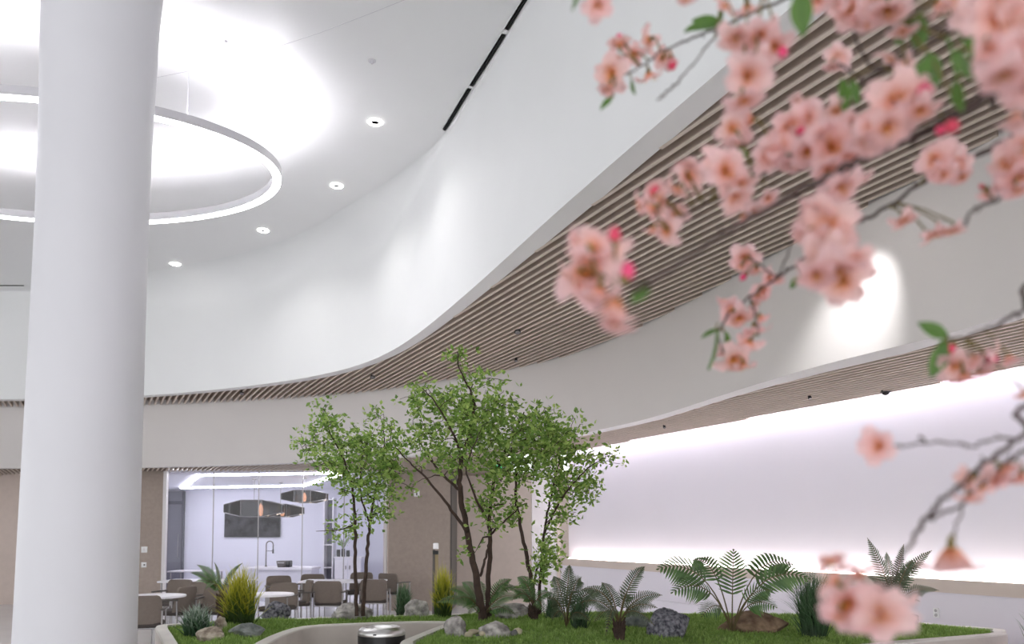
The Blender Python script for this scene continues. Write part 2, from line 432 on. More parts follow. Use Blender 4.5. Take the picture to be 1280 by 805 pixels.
# linear slots at the top of the upper wall
def slot(a,b,label):
    A=PZ(*a,ZC)+V((-.075,-.03,0)); B=PZ(*b,ZC)+V((-.075,-.03,0)); d=B-A
    mb=MB(); mb.box(((A.x+B.x)/2,(A.y+B.y)/2,ZC-.002),(d.length,.022,.012),rz=math.atan2(d.y,d.x),mi=1)
    mb.box(((A.x+B.x)/2,(A.y+B.y)/2,ZC+.006),(d.length+.02,.05,.012),rz=math.atan2(d.y,d.x),mi=0)
    tag(mb.build('air_slot',[M_ceil,M_slot]),label,'air vent','black linear slots along the ceiling edge')
slot((564,164),(596,113),'black ceiling slot vent, the lowest of three in a line beside the tall wall')
slot((599,109),(640,46),'black ceiling slot vent, the middle one of three in a line beside the tall wall')
slot((644,39),(690,-32),'black ceiling slot vent, the uppermost of three in a line at the top edge')
slot((-60,357.5),(36,357.5),'black ceiling slot vent showing just left of the white column')

hp=[PZ(x,y,ZC) for x,y in [(190,98),(265,83),(330,64),(400,41),(470,14),(540,-14)]]
mb=MB(); mb.tube([p+V((0,0,.001)) for p in hp],.0035,6)
tag(mb.build('trim_4',M_ringbody),'hairline joint in the white ceiling above the oval ring','trim',kind='structure')
# ------------------------------------------------------------------ ring light (oval)
RZ=H+3.78
def ell(a,b,n=128): return [(a*cos(2*pi*i/n),b*sin(2*pi*i/n)) for i in range(n)]
ring=empty('ring_light',(-4.90,8.13,RZ))
tag(ring,'large oval ring lamp hanging under the ceiling behind the column','pendant lamp')
A_,B_=2.42,1.42
def ringband(w0,w1,z0,z1):
    mb=MB(); n=128; prof=[(w0,z0),(w1,z0),(w1,z1),(w0,z1)]; vs=[]
    for (w,z) in prof:
        for x,y in ell(A_+w,B_+w): vs.append((x,y,z))
    fs=[]
    for j in range(4):
        for i in range(n):
            i2=(i+1)%n; j2=(j+1)%4; fs.append((j*n+i,j*n+i2,j2*n+i2,j2*n+i))
    mb.add(vs,fs); return mb
hb=ringband(-.045,.045,.012,.03)
for (a_,b_) in ((-.045,-.036),(.036,.045)):
    h2=ringband(a_,b_,.03,.10); hb.add(h2.v,h2.f)
hb.build('housing',M_ringbody,ring,smooth=40)
ringband(-.04,.04,0,.0115).build('diffuser',M_led_ring,ring,smooth=40)
ringband(-.034,.034,.031,.036).build('uplight',M_led_up,ring,smooth=40)
for i in range(6):
    a=2*pi*(i+.35)/6; x,y=A_*cos(a),B_*sin(a)
    mb=MB(); mb.tube([(x,y,.09),(x,y,ZC-RZ)],.003,6); mb.lathe([(.0,ZC-RZ-.02),(.02,ZC-RZ-.02),(.02,ZC-RZ)],(x,y,0),12)
    mb.build('suspension_wire',M_ringbody,ring)

# downlights
def spot(loc,power,angle,blend=.6,size=.05,col=(1,.985,.97),aim=None):
    l=bpy.data.lights.new('spot_beam','SPOT'); l.energy=power; l.spot_size=radians(angle); l.spot_blend=blend; l.shadow_soft_size=size; l.color=col
    o=bpy.data.objects.new('spot_beam',l); COL.objects.link(o); o.location=loc
    if aim is not None:
        d=V(aim)-V(loc); o.rotation_euler=d.to_track_quat('-Z','Y').to_euler()
    return o
dl=[((469,152.5),'recessed ceiling downlight, the largest and nearest of four in a curve'),
    ((421,232),'recessed ceiling downlight, second along the curve from the slot vents'),
    ((329,288),'recessed ceiling downlight, third along the curve just right of the oval ring'),
    ((219,330),'recessed ceiling downlight, the smallest and farthest, close to the column')]
for (p,lab) in dl:
    P=PZ(*p,ZC)
    r=empty('recessed_downlight',(P.x,P.y,ZC)); tag(r,lab,'ceiling light','recessed downlights in the high ceiling')
    mb=MB(); mb.lathe([(.045,-.001),(.05,-.012),(.075,-.010),(.082,-.002)],(0,0,0),32); mb.build('trim_ring',M_down,r,smooth=40)
    mb=MB(); mb.lathe([(0,-.003),(.046,-.003)],(0,0,0),32); mb.build('lens',M_ringbody,r)
for p in [(469,152.5),(421,232),(329,288)]:
    P=PZ(*p,ZC); spot((P.x,P.y,ZC-.03),30,140,1,.08)
# small fittings in ceiling
for (p,lab) in [((465,76),'small round sprinkler rose in the white ceiling above the downlights'),((338,127),'tiny ceiling fitting in the bright patch above the oval ring'),((283,50),'tiny ceiling fitting close to the top of the column')]:
    P=PZ(*p,ZC); mb=MB(); mb.lathe([(0,-.03),(.012,-.03),(.014,-.012),(.038,-.006),(.04,0)],(0,0,0),20)
    o=mb.build('sprinkler_head',M_ringbody,smooth=40); o.location=(P.x,P.y,ZC); tag(o,lab,'sprinkler','sprinkler heads in the high ceiling')

# spotlights in the soffits
def fitting(p,z,lab,r=.04,pw=0):
    P=PZ(*p,z)
    if pw: spot((P.x,P.y-.035,z-.05),pw,72,1,.04,(1,.98,.95),aim=(P.x-.25,P.y-1.0,.4))
    t=empty('soffit_spotlight',(P.x,P.y,z)); tag(t,lab,'spotlight','small dark spotlights set between the slats')
    mb=MB(); mb.tube([(0,0,.06),(0,0,.01)],[r*.4,r*.4],12); mb.tube([(0,0,.02),(0,-.03,-.03)],[r*.7,r],14); mb.build('lamp_head',M_black,t,smooth=40)
    mb=MB(); mb.tube([(0,-.031,-.0305),(0,-.034,-.035)],[r*.75,r*.75],14); mb.build('lens',M_metal,t)
fitting((303,490.5),Z1,'dark spotlight in the upper soffit where the slats narrow near the column')
fitting((466,470),Z1,'dark spotlight in the upper soffit above the middle tree',pw=60)
fitting((647,413),Z1,'dark spotlight in the upper soffit right of the highest tree tip',pw=70)
fitting((645,449),Z1,'dark spotlight at the lower rim of the upper soffit above the trees',.025)
fitting((1011,495),Z2,'tiny dark spotlight in the middle of the lower fine-slatted soffit',.018,30)
fitting((830,532),Z2,'tiny dark spotlight at the narrow end of the lower fine-slatted soffit',.018,40)
# dome camera
P=PZ(1107,489.5,Z2); t=empty('dome_camera',(P.x,P.y,Z2)); tag(t,'black dome security camera under the rear edge of the lower soffit','security camera')
mb=MB(); mb.lathe([(.05,.02),(.05,-.004),(.036,-.01)],(0,0,0),24); mb.build('mount',M_black,t,smooth=40)
mb=MB(); mb.lathe([(.034,-.006),(.034,-.016),(.024,-.03),(.0,-.038)],(0,0,0),24); mb.build('dome',M_black,t,smooth=True)
# the wall-washing spot in the upper soffit (behind the blossoms)
Pm=PY(1072,430,PZ(1072,451,Z2).y)
Pt=PZ(1072,268,Z1)
SPX,SPY=Pt.x-.42,Pt.y-.66
t=empty('wall_spotlight',(SPX,SPY,Z1)); tag(t,'white spotlight in the upper soffit lighting the off-white band behind blossoms','spotlight')
mb=MB(); mb.tube([(0,0,.07),(0,0,-.03)],.035,16); mb.build('lamp_head',M_frame,t,smooth=40)
mb=MB(); mb.lathe([(0,-.031),(.028,-.031)],(0,0,0),16); mb.build('lens',M_down,t)
spot((SPX,SPY,Z1-.05),52,58,1,.03,(.98,.98,1),aim=(Pm.x-.02,Pm.y-.02,Z2+.12))
# ------------------------------------------------------------------ glass room
KZ=Z2-.02; KB=24.0
kxl=PY(200,600,DG).x-1.4; kxr=PY(486,600,DG).x
def xat(px,y): return PY(px,650,y).x
XL=xat(196,KB); XR=xat(452,KB)
mb=MB(); mb.box(((XL+kxr)/2-.5,KB+.1,KZ/2),(kxr-XL+3,.2,KZ)); 
tag(mb.build('wall_kitchen_back',M_kwall),'white back wall of the glazed dining room','wall',kind='structure')
mb=MB(); mb.box(((xat(199,KB)+kxr)/2,(DG+KB)/2+.12,KZ+.03),(kxr-xat(199,KB)+.1,KB-DG,.06))
tag(mb.build('ceiling_kitchen',M_kwall),'white ceiling of the glazed dining room','ceiling',kind='structure')
mb=MB(); mb.box((kxr+.05,DG+1.6+(KB-DG-1.6)/2,KZ/2),(.1,KB-DG-1.6,KZ))
tag(mb.build('wall_kitchen_right',M_kwall),'white right wall of the glazed dining room','wall',kind='structure')
mb=MB(); mb.box((xat(199,KB)-.05,DG+.18+(KB-DG-.18)/2,KZ/2),(.1,KB-DG-.18,KZ))
tag(mb.build('wall_kitchen_left',M_kwall),'white left wall of the glazed dining room','wall',kind='structure')
# window
mb=MB()
gx=[PY(p,650,DG).x for p in (209,266.5,323,378,430,481)]
w=empty('window_1',((gx[0]+gx[-1])/2,DG,0)); tag(w,'floor to ceiling glass front of the dining room','window',kind='structure')
for a,b in zip(gx[:-1],gx[1:]):
    mb=MB(); mb.box(((a+b)/2-w.location.x,0,Z2/2),(b-a-.014,.012,Z2-.02)); mb.build('pane',M_glass,w)
for g in gx[1:-1]:
    mb=MB(); mb.box((g-w.location.x,-.002,Z2/2),(.016,.02,Z2-.02)); mb.build('joint',M_metal,w)
for g,wd in ((gx[0]-.035,.07),(gx[-1]+.03,.06)):
    mb=MB(); mb.box((g-w.location.x,-.03,Z2/2),(wd,.1,Z2)); mb.build('frame',M_frame,w)
# ceiling led loop
lp=[PZ(248.5,594.3,KZ-.02),PZ(227.5,610,KZ-.02),PZ(379,607.3,KZ-.02),PZ(432,591.5,KZ-.02)]
r=empty('led_line',(sum(p.x for p in lp)/4,sum(p.y for p in lp)/4,KZ-.02)); tag(r,'white light line framing the dining room ceiling','ceiling light')
for i in range(4):
    a,b=lp[i],lp[(i+1)%4]; d=b-a
    mb=MB(); m_=(a+b)/2-r.location; mb.box((m_.x,m_.y,-.0),(d.length+.05,.09,.03),rz=math.atan2(d.y,d.x)); mb.build('light_bar',M_led,r)
# dark doorway
t=empty('door_1',(xat(218,KB),KB-.02,0)); tag(t,'dark grey doorway on the left of the dining room','door',kind='structure')
x0=xat(208,KB-.1)-t.location.x; x1=xat(230,KB-.1)-t.location.x; zt=PY(220,614,KB).z
M_gdoor=mat('door_grey',(112,112,122),.25); M_gdoor2=mat('door_grey_deep',(76,76,86),.2)
mb=MB(); mb.box(((x0+x1)/2,-.04,zt/2),(x1-x0,.06,zt)); mb.build('leaf',M_gdoor,t)
mb=MB(); mb.box((x1-.03,-.08,zt/2),(.06,.06,zt)); mb.box(((x0+x1)/2,-.08,zt-.35),(x1-x0,.03,.10)); mb.build('frame',M_gdoor2,t)
mb=MB(); mb.tube([(x1-.14,-.09,.9),(x1-.14,-.15,.95),(x1-.14,-.15,1.55),(x1-.14,-.09,1.6)],.015,8); mb.build('handle',M_metal,t)
# television
a=PY(279.5,671.5,KB-.1); b=PY(350,632,KB-.1)
t=empty('television',((a.x+b.x)/2,KB-.033,a.z)); tag(t,'dark wall television with dim reflections inside the glass room','television')
W_=b.x-a.x; H_=PY(279.5,636,KB-.1).z-a.z+.05
mb=MB(); mb.box((0,0,H_/2),(W_,.06,H_)); mb.build('casing',M_black,t,bevel=.008)
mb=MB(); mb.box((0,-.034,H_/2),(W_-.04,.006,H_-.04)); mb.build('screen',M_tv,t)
# pendant lamps : faceted smoked shades
def pendant(pxl,pxr,pyt,pyb,y,bulbs,label,long=.30):
    a=PY(pxl,pyt,y); b=PY(pxr,pyb,y); W=b.x-a.x; hh=a.z-b.z
    cxm=(a.x+b.x)/2
    t=empty('pendant_lamp',(cxm,y,b.z)); tag(t,label,'pendant lamp','smoked glass pendant lamps in the dining room')
    pts=[(-W/2,-.10),(-W*.16,-long),(W*.2,-long),(W/2,-.10),(W/2,.10),(W*.2,long),(-W*.16,long),(-W/2,.10)]
    mb=MB(); n=8
    q_=lambda x:.27*hh*min(1,max(0,(abs(x-.02*W)/(W/2)-.3)/.7))
    vs=[V((x,yy,q_(x))) for x,yy in pts]+[V((x,yy,hh-q_(x))) for x,yy in pts]
    mb.add(vs,[(i,(i+1)%n,n+(i+1)%n,n+i) for i in range(n)])
    o=mb.build('shade',M_smoke,t); md=o.modifiers.new('s','SOLIDIFY'); md.thickness=.012
    mb=MB()
    for i in range(n):
        p=pts[i]; q=pts[(i+1)%n]
        mb.tube([(p[0],p[1],q_(p[0])),(q[0],q[1],q_(q[0]))],.006,5); mb.tube([(p[0],p[1],hh-q_(p[0])),(q[0],q[1],hh-q_(q[0]))],.006,5)
        mb.tube([(p[0],p[1],q_(p[0])),(p[0],p[1],hh-q_(p[0]))],.005,5)
    mb.tube([(-W/2,0,hh*.7),(W/2,0,hh*.7)],.008,6)
    mb.build('rim',M_metal,t)
    for bx in bulbs:
        X=PY(bx,640,y).x-cxm
        mb=MB(); mb.tube([(X,0,hh*.98),(X,0,hh*.75)],[.02,.02],8); mb.build('socket',M_black,t)
        mb=MB(); mb.lathe([(0,hh*.06),(.035,hh*.1),(.052,hh*.25),(.05,hh*.6),(.02,hh*.8)],(X,0,0),14); mb.build('bulb',M_bulb,t,smooth=True)
    mb=MB(); mb.tube([(0,0,hh),(0,0,KZ-b.z)],.006,6); mb.lathe([(.05,KZ-b.z-.02),(.05,KZ-b.z)],(0,0,0),16); mb.build('cord',M_metal,t)
pendant(281.5,353.5,625,646.5,19.3,[326],'smoked glass pendant lamp overlapping the upper half of the television')
pendant(322,379,630,646.5,20.6,[353],'smoked glass pendant lamp hanging behind, right of the television')
pendant(352.5,409,613,628.5,19.0,[380],'smoked glass pendant lamp hanging highest, nearest the leafy tree')
# island, faucet, machine
yI=19.4
a=PY(310,709,yI); b=PY(392,709,yI)
t=empty('kitchen_island',((a.x+b.x)/2,yI,0)); tag(t,'white kitchen island carrying the tall tap','kitchen island')
zi=a.z
mb=MB(); mb.box((0,.3,zi-.03),(b.x-a.x,.9,.06)); mb.build('worktop',M_white,t,bevel=.006)
mb=MB(); mb.box((0,.3,(zi-.06)/2),(b.x-a.x-.06,.8,zi-.061)); mb.build('body',M_kwall,t)
a=PY(332.5,704,yI+.35)
t=empty('kitchen_tap',(a.x,yI+.35,zi)); tag(t,'tall dark spring kitchen tap on the white island','tap')
hz=PY(332,676.5,yI+.35).z-zi; rw=.085
pts=[(0,0,0),(0,0,hz-rw)]+[(rw-rw*cos(k*pi/10),0,hz-rw+rw*sin(k*pi/10)) for k in range(1,11)]+[(2*rw,0,hz-.22)]
mb=MB(); mb.tube(pts,.014,8); mb.build('spout',M_dark,t,smooth=True)
mb=MB(); mb.tube([(2*rw,0,hz-.2),(2*rw,0,hz-.3)],[.018,.022],10); mb.build('spray_head',M_black,t)
mb=MB(); mb.tube([(0,0,hz-.24),(2*rw,0,hz-.24)],.008,6); mb.build('bracket',M_dark,t)
mb=MB(); mb.lathe([(.03,0),(.03,.02),(.018,.03)],(0,0,0),14); mb.build('base',M_dark,t)
a=PY(346,714,yI-.02); b=PY(363,701,yI-.02)
t=empty('coffee_machine',((a.x+b.x)/2,yI+.05,zi)); tag(t,'small dark coffee machine on the white island','coffee machine')
W_=b.x-a.x; H_=b.z-zi
mb=MB(); mb.add([(-W_*.42,-.12,0),(W_*.2,-.12,0),(W_*.2,.12,0),(-W_*.42,.12,0),(-W_*.5,-.14,H_),(W_*.2,-.14,H_),(W_*.2,.14,H_),(-W_*.5,.14,H_)],[(0,1,2,3),(4,5,6,7),(0,1,5,4),(1,2,6,5),(2,3,7,6),(3,0,4,7)]); mb.build('body',M_dark,t,bevel=.01)
mb=MB(); mb.box((W_*.35,0,H_*.52),(W_*.3,.26,H_*1.04)); mb.build('water_tank',M_black,t,bevel=.02)
mb=MB(); mb.box((-W_*.15,-.15,H_*.7),(W_*.5,.01,H_*.08)); mb.build('trim_bar',M_steel,t)
# right cabinets
yC=22.2
a=PY(406,640,yC); b=PY(415,640,yC)
t=empty('shelf_tower',((a.x+b.x)/2,yC+.2,0)); tag(t,'tall narrow white shelf tower beside the low cabinet','shelf unit')
W_=b.x-a.x+.05; hh=PY(406,622,yC).z
mb=MB(); mb.box((0,.2,hh/2),(W_,.03,hh)); mb.build('back_panel',M_gdoor,t)
for s in (-1,1):
    mb=MB(); mb.box((s*W_/2,0,hh/2),(.03,.4,hh)); mb.build('side_panel',M_white,t)
for k in range(5):
    mb=MB(); mb.box((0,0,.05+k*(hh-.1)/4),(W_-.03,.38,.025)); mb.build('shelf',M_white,t)
a=PY(414,696,yC); b=PY(447,696,yC)
t=empty('low_cabinet',((a.x+b.x)/2+.1,yC+.2,0)); tag(t,'low white cabinet with panelled doors carrying dark vases','cabinet')
W_=b.x-a.x; hh=a.z
mb=MB(); mb.box((0,.02,(hh-.04)/2),(W_,.46,hh-.04)); mb.build('body',M_kwall,t)
mb=MB(); mb.box((0,0,hh-.02),(W_+.03,.52,.04)); mb.build('worktop',M_white,t)
for k in range(2):
    X=(k-.5)*W_/2
    mb=MB(); mb.box((X,-.215,(hh-.04)/2),(W_/2-.02,.02,hh-.12)); d=mb.build('door',M_white,t,bevel=.004)
    mb=MB(); mb.box((X+(.5-k)*W_*.35,-.235,hh*.7),(.02,.02,.1)); mb.build('handle',M_dark,d)
vases=[(423,11,'dark square vase on the low cabinet, next to the shelf tower'),(429,12.5,'dark square vase holding leaves, middle of three on the low cabinet'),(435,10,'dark square vase on the low cabinet, closest to the tree stems')]
for i,(p,hp,lab) in enumerate(vases):
    X=PY(p,690,yC+.1).x; hv=hp/F*yC*.8
    t=empty('vase',(X,yC+.1,hh)); tag(t,lab,'vase','dark vases on the low cabinet')
    mb=MB(); mb.lathe([(.05,0),(.055,hv*.5),(.05,hv),(.042,hv),(.045,.03),(0,.03)],(0,0,0),12); mb.build('body',M_black,t,smooth=40)
    if i==1:
        mb=MB()
        for k in range(26):
            an=random.uniform(0,6.28); l=random.uniform(.12,.4); e=V((cos(an)*l*.6,sin(an)*l*.6,hv+l))
            mb.tube([(0,0,hv*.9),e*.6+V((0,0,hv*.45)),e],.004,4,t=.2)
            for q in range(3):
                c=e+V((random.uniform(-.05,.05),random.uniform(-.05,.05),random.uniform(-.05,.05))); u=V((random.uniform(-1,1),random.uniform(-1,1),random.uniform(-1,1))).normalized()*.05; s=u.cross(V((0,0,1)))*.5
                mb.add([c-u,c+s,c+u,c-s],[(0,1,2,3)],t=[.2,.6,.8,.6])
        mb.build('leaves',M_leaf,t)
# light switches on taupe wall, round sign on panel, wall outlet
def plate(name,p,y,w,h,lab,cat,mark=None,group=None):
    P=PY(*p,y); t=empty(name,(P.x,y,P.z)); tag(t,lab,cat,group)
    mb=MB(); mb.box((0,-.006,0),(w,.012,h)); mb.build('plate',M_signw,t,bevel=.004)
    if mark: mark(t)
def sw(t):
    mb=MB(); mb.box((0,-.014,0),(.04,.006,.06)); mb.build('rocker',M_frame,t,bevel=.003)
plate('light_switch',(180.5,687),DG-.005,.13,.13,'white switch plate on the taupe wall, the upper of two','light switch',sw,'switch plates beside the column')
def sw2(t):
    mb=MB(); mb.box((.012,-.014,0),(.03,.006,.03)); mb.build('socket_face',M_dark,t)
plate('light_switch',(180,706),DG-.005,.11,.11,'white switch plate with dark centre on the taupe wall, the lower of two','light switch',sw2,'switch plates beside the column')
def fig(t):
    mb=MB(); mb.lathe([(0,-.001),(.012,-.001)],(0,0,0),12)
    for v in range(len(mb.v)): x,y,z=mb.v[v]; mb.v[v]=(x,-.0135,y+.028)
    mb.box((0,-.0135,-.012),(.03,.002,.05)); mb.build('pictogram',M_dark,t)
plate('wall_sign',(521,617),DG-.305,.12,.13,'small white square sign with dark mark on the taupe panel','sign',fig)
# outlet on casing of right wall
q=PZ(1171,766,.5); k=((RW_near-q).dot(RN))
P=PY(1171,766,6.5)
# intersection of view ray with casing plane
rr=ray(1171,766); pl=RW_far-RN*.05; s=((pl-V((0,0,H))).dot(RN))/(rr.dot(RN)); s=((pl.x)*RN.x+(pl.y)*RN.y)/(rr.x*RN.x+rr.y*RN.y)
P=V((rr.x*s,rr.y*s,H+rr.z*s))
if P.z>.7:
    pl=RW_far; s=((pl.x)*RN.x+(pl.y)*RN.y)/(rr.x*RN.x+rr.y*RN.y); P=V((rr.x*s,rr.y*s,H+rr.z*s))
t=empty('wall_socket',P,math.atan2(RD.y,RD.x)+pi); tag(t,'white double wall socket low on the bright wall by the planter tip','socket')
sgn=1
mb=MB(); mb.box((0,.006,0),(.055,.014,.085)); mb.build('plate',M_signw,t,bevel=.003)
for dz in (-.02,.02):
    mb=MB(); mb.lathe([(.014,-.002),(.014,.002)],(0,.0,dz),12); o=mb.build('outlet',M_metal,t)
    for v in o.data.vertices: v.co=(v.co.x,.014+(v.co.z-dz),dz+v.co.y)
# exit sign
y=11.5; a=PY(621.5,586,y)
t=empty('exit_sign',(a.x,y,a.z)); tag(t,'small green lit exit sign hanging behind the middle tree','exit sign')
mb=MB(); mb.box((0,0,0),(.13,.03,.10)); mb.build('panel',M_green,t,bevel=.004)
mb=MB(); mb.lathe([(0,0),(.011,0)],(0,0,0),12)
for v in range(len(mb.v)): x,yy,z=mb.v[v]; mb.v[v]=(x+.012,-.0165,yy+.032)
mb.box((0,-.0165,.008),(.02,.002,.03),M=Matrix.Rotation(.3,3,'Y')); mb.box((.018,-.0165,-.018),(.012,.002,.03),M=Matrix.Rotation(-.5,3,'Y')); mb.box((-.016,-.0165,-.016),(.012,.002,.034),M=Matrix.Rotation(.6,3,'Y')); mb.box((.022,-.0165,.012),(.024,.002,.008))
mb.build('running_figure',M_signw,t)
for s in (-.05,.05):
    mb=MB(); mb.tube([(s,0,.05),(s,0,Z2-a.z)],.004,6); mb.build('rod',M_metal,t)
# post with white head
y=11.2; a=PY(545,678,y)
t=empty('sanitizer_stand',(a.x,y,0)); tag(t,'slim dark post stand with white head before the taupe panel','stand')
mb=MB(); mb.box((-.03,0,a.z/2-.05),(.03,.05,a.z-.1)); mb.build('post',M_dark,t)
mb=MB(); mb.box((.012,0,a.z*.72),(.045,.06,a.z*.4)); mb.build('front_panel',mat('stand_tan',(150,134,100),.5),t)
mb=MB(); mb.box((.0,-.01,a.z-.05),(.07,.08,.085)); mb.build('dispenser_head',M_signw,t,bevel=.01)
mb=MB(); mb.box((.0,-.03,a.z-.14),(.075,.06,.05)); mb.build('nozzle',M_black,t)
mb=MB(); mb.box((0,0,.01),(.3,.3,.02)); mb.build('base',M_dark,t)

# ------------------------------------------------------------------ tables and chairs
def make_chair():
    r=empty('dining_chair',(0,0,0)); tag(r,'x','chair','taupe chairs around the lobby tables')
    mb=MB(); n=8; vs=[]; fs=[]
    for (z,w,yo) in [(.46,.235,-.19),(.50,.238,-.20),(.64,.235,-.225),(.77,.225,-.25),(.81,.205,-.258),(.825,.17,-.26)]:
        for side in (0,1):
            for k in range(n+1):
                u=k/n*2-1; vs.append((u*w, yo+.045*u*u+(.022 if side else -.022)+ (0),z))
    m=n+1
    for i in range(5):
        for side in (0,1):
            o=(i*2+side)*m; o2=((i+1)*2+side)*m
            for k in range(n): fs.append((o+k,o+k+1,o2+k+1,o2+k))
        for k in (0,n): fs.append((i*2*m+k,(i*2+1)*m+k,((i+1)*2+1)*m+k,(i+1)*2*m+k))
    for i in (0,5):
        for k in range(n): fs.append((i*2*m+k,i*2*m+k+1,(i*2+1)*m+k+1,(i*2+1)*m+k))
    mb.add(vs,fs); mb.build('backrest',M_uph,r,smooth=50)
    mb=MB(); mb.box((0,.02,.445),(.46,.44,.07)); mb.build('seat',M_seat,r,bevel=.03,seg=3)
    for sx in (-1,1):
        mb=MB(); mb.tube([(sx*.235,.2,.0),(sx*.235,.2,.63)],.011,8); mb.build('leg',M_metal,r)
        mb=MB(); mb.tube([(sx*.235,-.22,.0),(sx*.235,-.2,.63)],.011,8); mb.build('leg',M_metal,r)
        mb=MB(); mb.box((sx*.235,0,.64),(.045,.44,.025)); mb.build('armrest',M_dark,r,bevel=.008)
    mb=MB(); mb.tube([(-.235,.2,.405),(.235,.2,.405)],.01,6); mb.tube([(-.235,-.2,.405),(.235,-.2,.405)],.01,6); mb.build('seat_frame',M_metal,r)
    return r
chs=[(414,14.0-.4,0,'taupe chair seen from behind, left of the two stems of the small tree'),
     (469,14.1,.05,'taupe chair seen from behind, right of the two stems of the small tree'),
     (388,15.5,pi,'taupe chair facing out behind the table, partly hidden by the chair before it'),
     (450,16.2,pi,'taupe chair facing out, behind the two stems of the small tree'),
     (349,12.7,pi-.15,'taupe chair showing its wide back just behind the dark grey rock'),
     (371,13.5,pi/2+.4,'taupe chair turned sideways between the dark grey rock and the chairs in a row'),
     (352,14.9,pi+.5,'taupe chair farther back, half hidden above the wide chair by the dark rock'),
     (493,16.2,-.5,'taupe chair beside the edge of the taupe wall panel, behind dark grass'),
     (182,10.4,.3,'taupe chair half hidden behind the white column'),
     (219,12.0,pi/2-.2,'taupe chair with dark seat at the round table next to the column'),
     (240,12.9,pi-.4,'taupe chair behind the variegated tuft near the glass front'),
     (217,13.6,pi-.2,'taupe chair behind the round table, closest to the glass frame'),
     (271,12.2,pi+.1,'taupe chair mostly hidden behind the yellow grass and palm')]
proto=make_chair()
for i,(p,y,rz,lab) in enumerate(chs):
    c=proto if i==0 else copy_tree(proto)
    c.location=(PY(p,700,y).x,y,0); c.rotation_euler=(0,0,rz); c['label']=lab
def table(name,p,y,w,d,lab,rnd=False,rz=0,h=.75):
    t=empty(name,(PY(p,700,y).x,y,0),rz); tag(t,lab,'table','white dining tables')
    if rnd:
        mb=MB(); mb.lathe([(w/2-.01,h-.03),(w/2,h-.025),(w/2,h-.003),(w/2-.006,h),(0,h)],(0,0,0),40); mb.build('tabletop',M_white,t,smooth=40)
        mb=MB(); mb.tube([(0,0,.02),(0,0,h-.03)],.03,12); mb.build('pedestal',M_metal,t)
        mb=MB(); mb.lathe([(.25,0),(.25,.012),(.04,.025)],(0,0,0),28); mb.build('base',M_metal,t)
    else:
        mb=MB(); mb.box((0,0,h-.015),(w,d,.03)); mb.build('tabletop',M_white,t,bevel=.006)
        for a in (-1,1):
            for b in (-1,1):
                mb=MB(); mb.tube([(a*(w/2-.06),b*(d/2-.06),0),(a*(w/2-.06),b*(d/2-.06),h-.03)],.018,8); mb.build('leg',M_metal,t)
table('dining_table',430,14.9,1.5,.8,'white rectangular table between the taupe chairs behind the small tree')
table('dining_table',335,11.6,.75,.75,'small round white table behind the dark grey rock',True)
table('dining_table',196,11.3,.8,.8,'round pale table close beside the white column',True)
table('dining_table',262,15.0,1.6,.8,'white rectangular table seen between palm fronds and glass front')
table('dining_table',246,19.0,1.1,.7,'long white table just inside the glass, under the dark doorway')

# ------------------------------------------------------------------ planter
def Z(p,z=ZP): 
    q=PZ(p[0],p[1],z); return (q.x,q.y)
outer_px=[(194,784),(199,794),(205,806),(214,822),(240,834),(280,832),(310,820),(336,803.5),(359,792),(390,783),(440,780.2),(505,778),(548,777.6),(556,779),(540,785),(520,793),(503,800),(500,804),(506,808),(530,810.5),(700,813),(900,814),(1040,811),(1140,802),(1250,793),(1256,789),(1250,785.5),(1180,780.5),(1155,777.8),(1080,773),(1000,770),(900,767.5),(800,766),(700,765.5),(600,766.5),(500,769),(417,770.7),(361,773),(300,775.5),(240,778),(202,780.5)]
OP=[V((*Z(p),0)) for p in outer_px]
def dens(P,k=4):
    n=len(P); out=[]
    for i in range(n):
        p0,p1,p2,p3=P[i-1],P[i],P[(i+1)%n],P[(i+2)%n]
        for j in range(k):
            u=j/k; out.append(.5*((2*p1)+(p2-p0)*u+(2*p0-5*p1+4*p2-p3)*u*u+(3*p1-p0-3*p2+p3)*u**3))
    return out
OPd=dens(OP,3)
def area(P): return sum(P[i].x*P[(i+1)%len(P)].y-P[(i+1)%len(P)].x*P[i].y for i in range(len(P)))/2
if area(OPd)<0: OPd.reverse()
def offset(P,d):
    n=len(P); out=[]
    for i in range(n):
        t=(P[(i+1)%n]-P[i-1]); t.normalize(); out.append(P[i]+V((-t.y,t.x,0))*d)
    return out
IPd=offset(OPd,.085); INd=offset(OPd,.10)
for _ in range(2): INd=[(INd[i-1]+INd[i]*2+INd[(i+1)%len(INd)])/4 for i in range(len(INd))]
mb=MB(); n=len(OPd)
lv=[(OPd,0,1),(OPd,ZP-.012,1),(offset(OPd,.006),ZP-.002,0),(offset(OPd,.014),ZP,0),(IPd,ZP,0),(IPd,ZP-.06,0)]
vs=[V((p.x,p.y,z)) for P,z,_ in lv for p in P]; fs=[]
for j in range(len(lv)-1):
    for i in range(n): 
        fs.append((j*n+i,j*n+(i+1)%n,(j+1)*n+(i+1)%n,(j+1)*n+i))
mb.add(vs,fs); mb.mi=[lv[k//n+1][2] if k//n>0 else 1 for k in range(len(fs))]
PLT=mb.build('planter',[M_conc,M_concside],smooth=35)
tag(PLT,'large curving raised concrete planter holding the trees, ferns and rocks','planter')
def inside(P,x,y):
    c=False; n=len(P); j=n-1
    for i in range(n):
        a,b=P[i],P[j]
        if (a.y>y)!=(b.y>y) and x<(b.x-a.x)*(y-a.y)/(b.y-a.y)+a.x: c=not c
        j=i
    return c
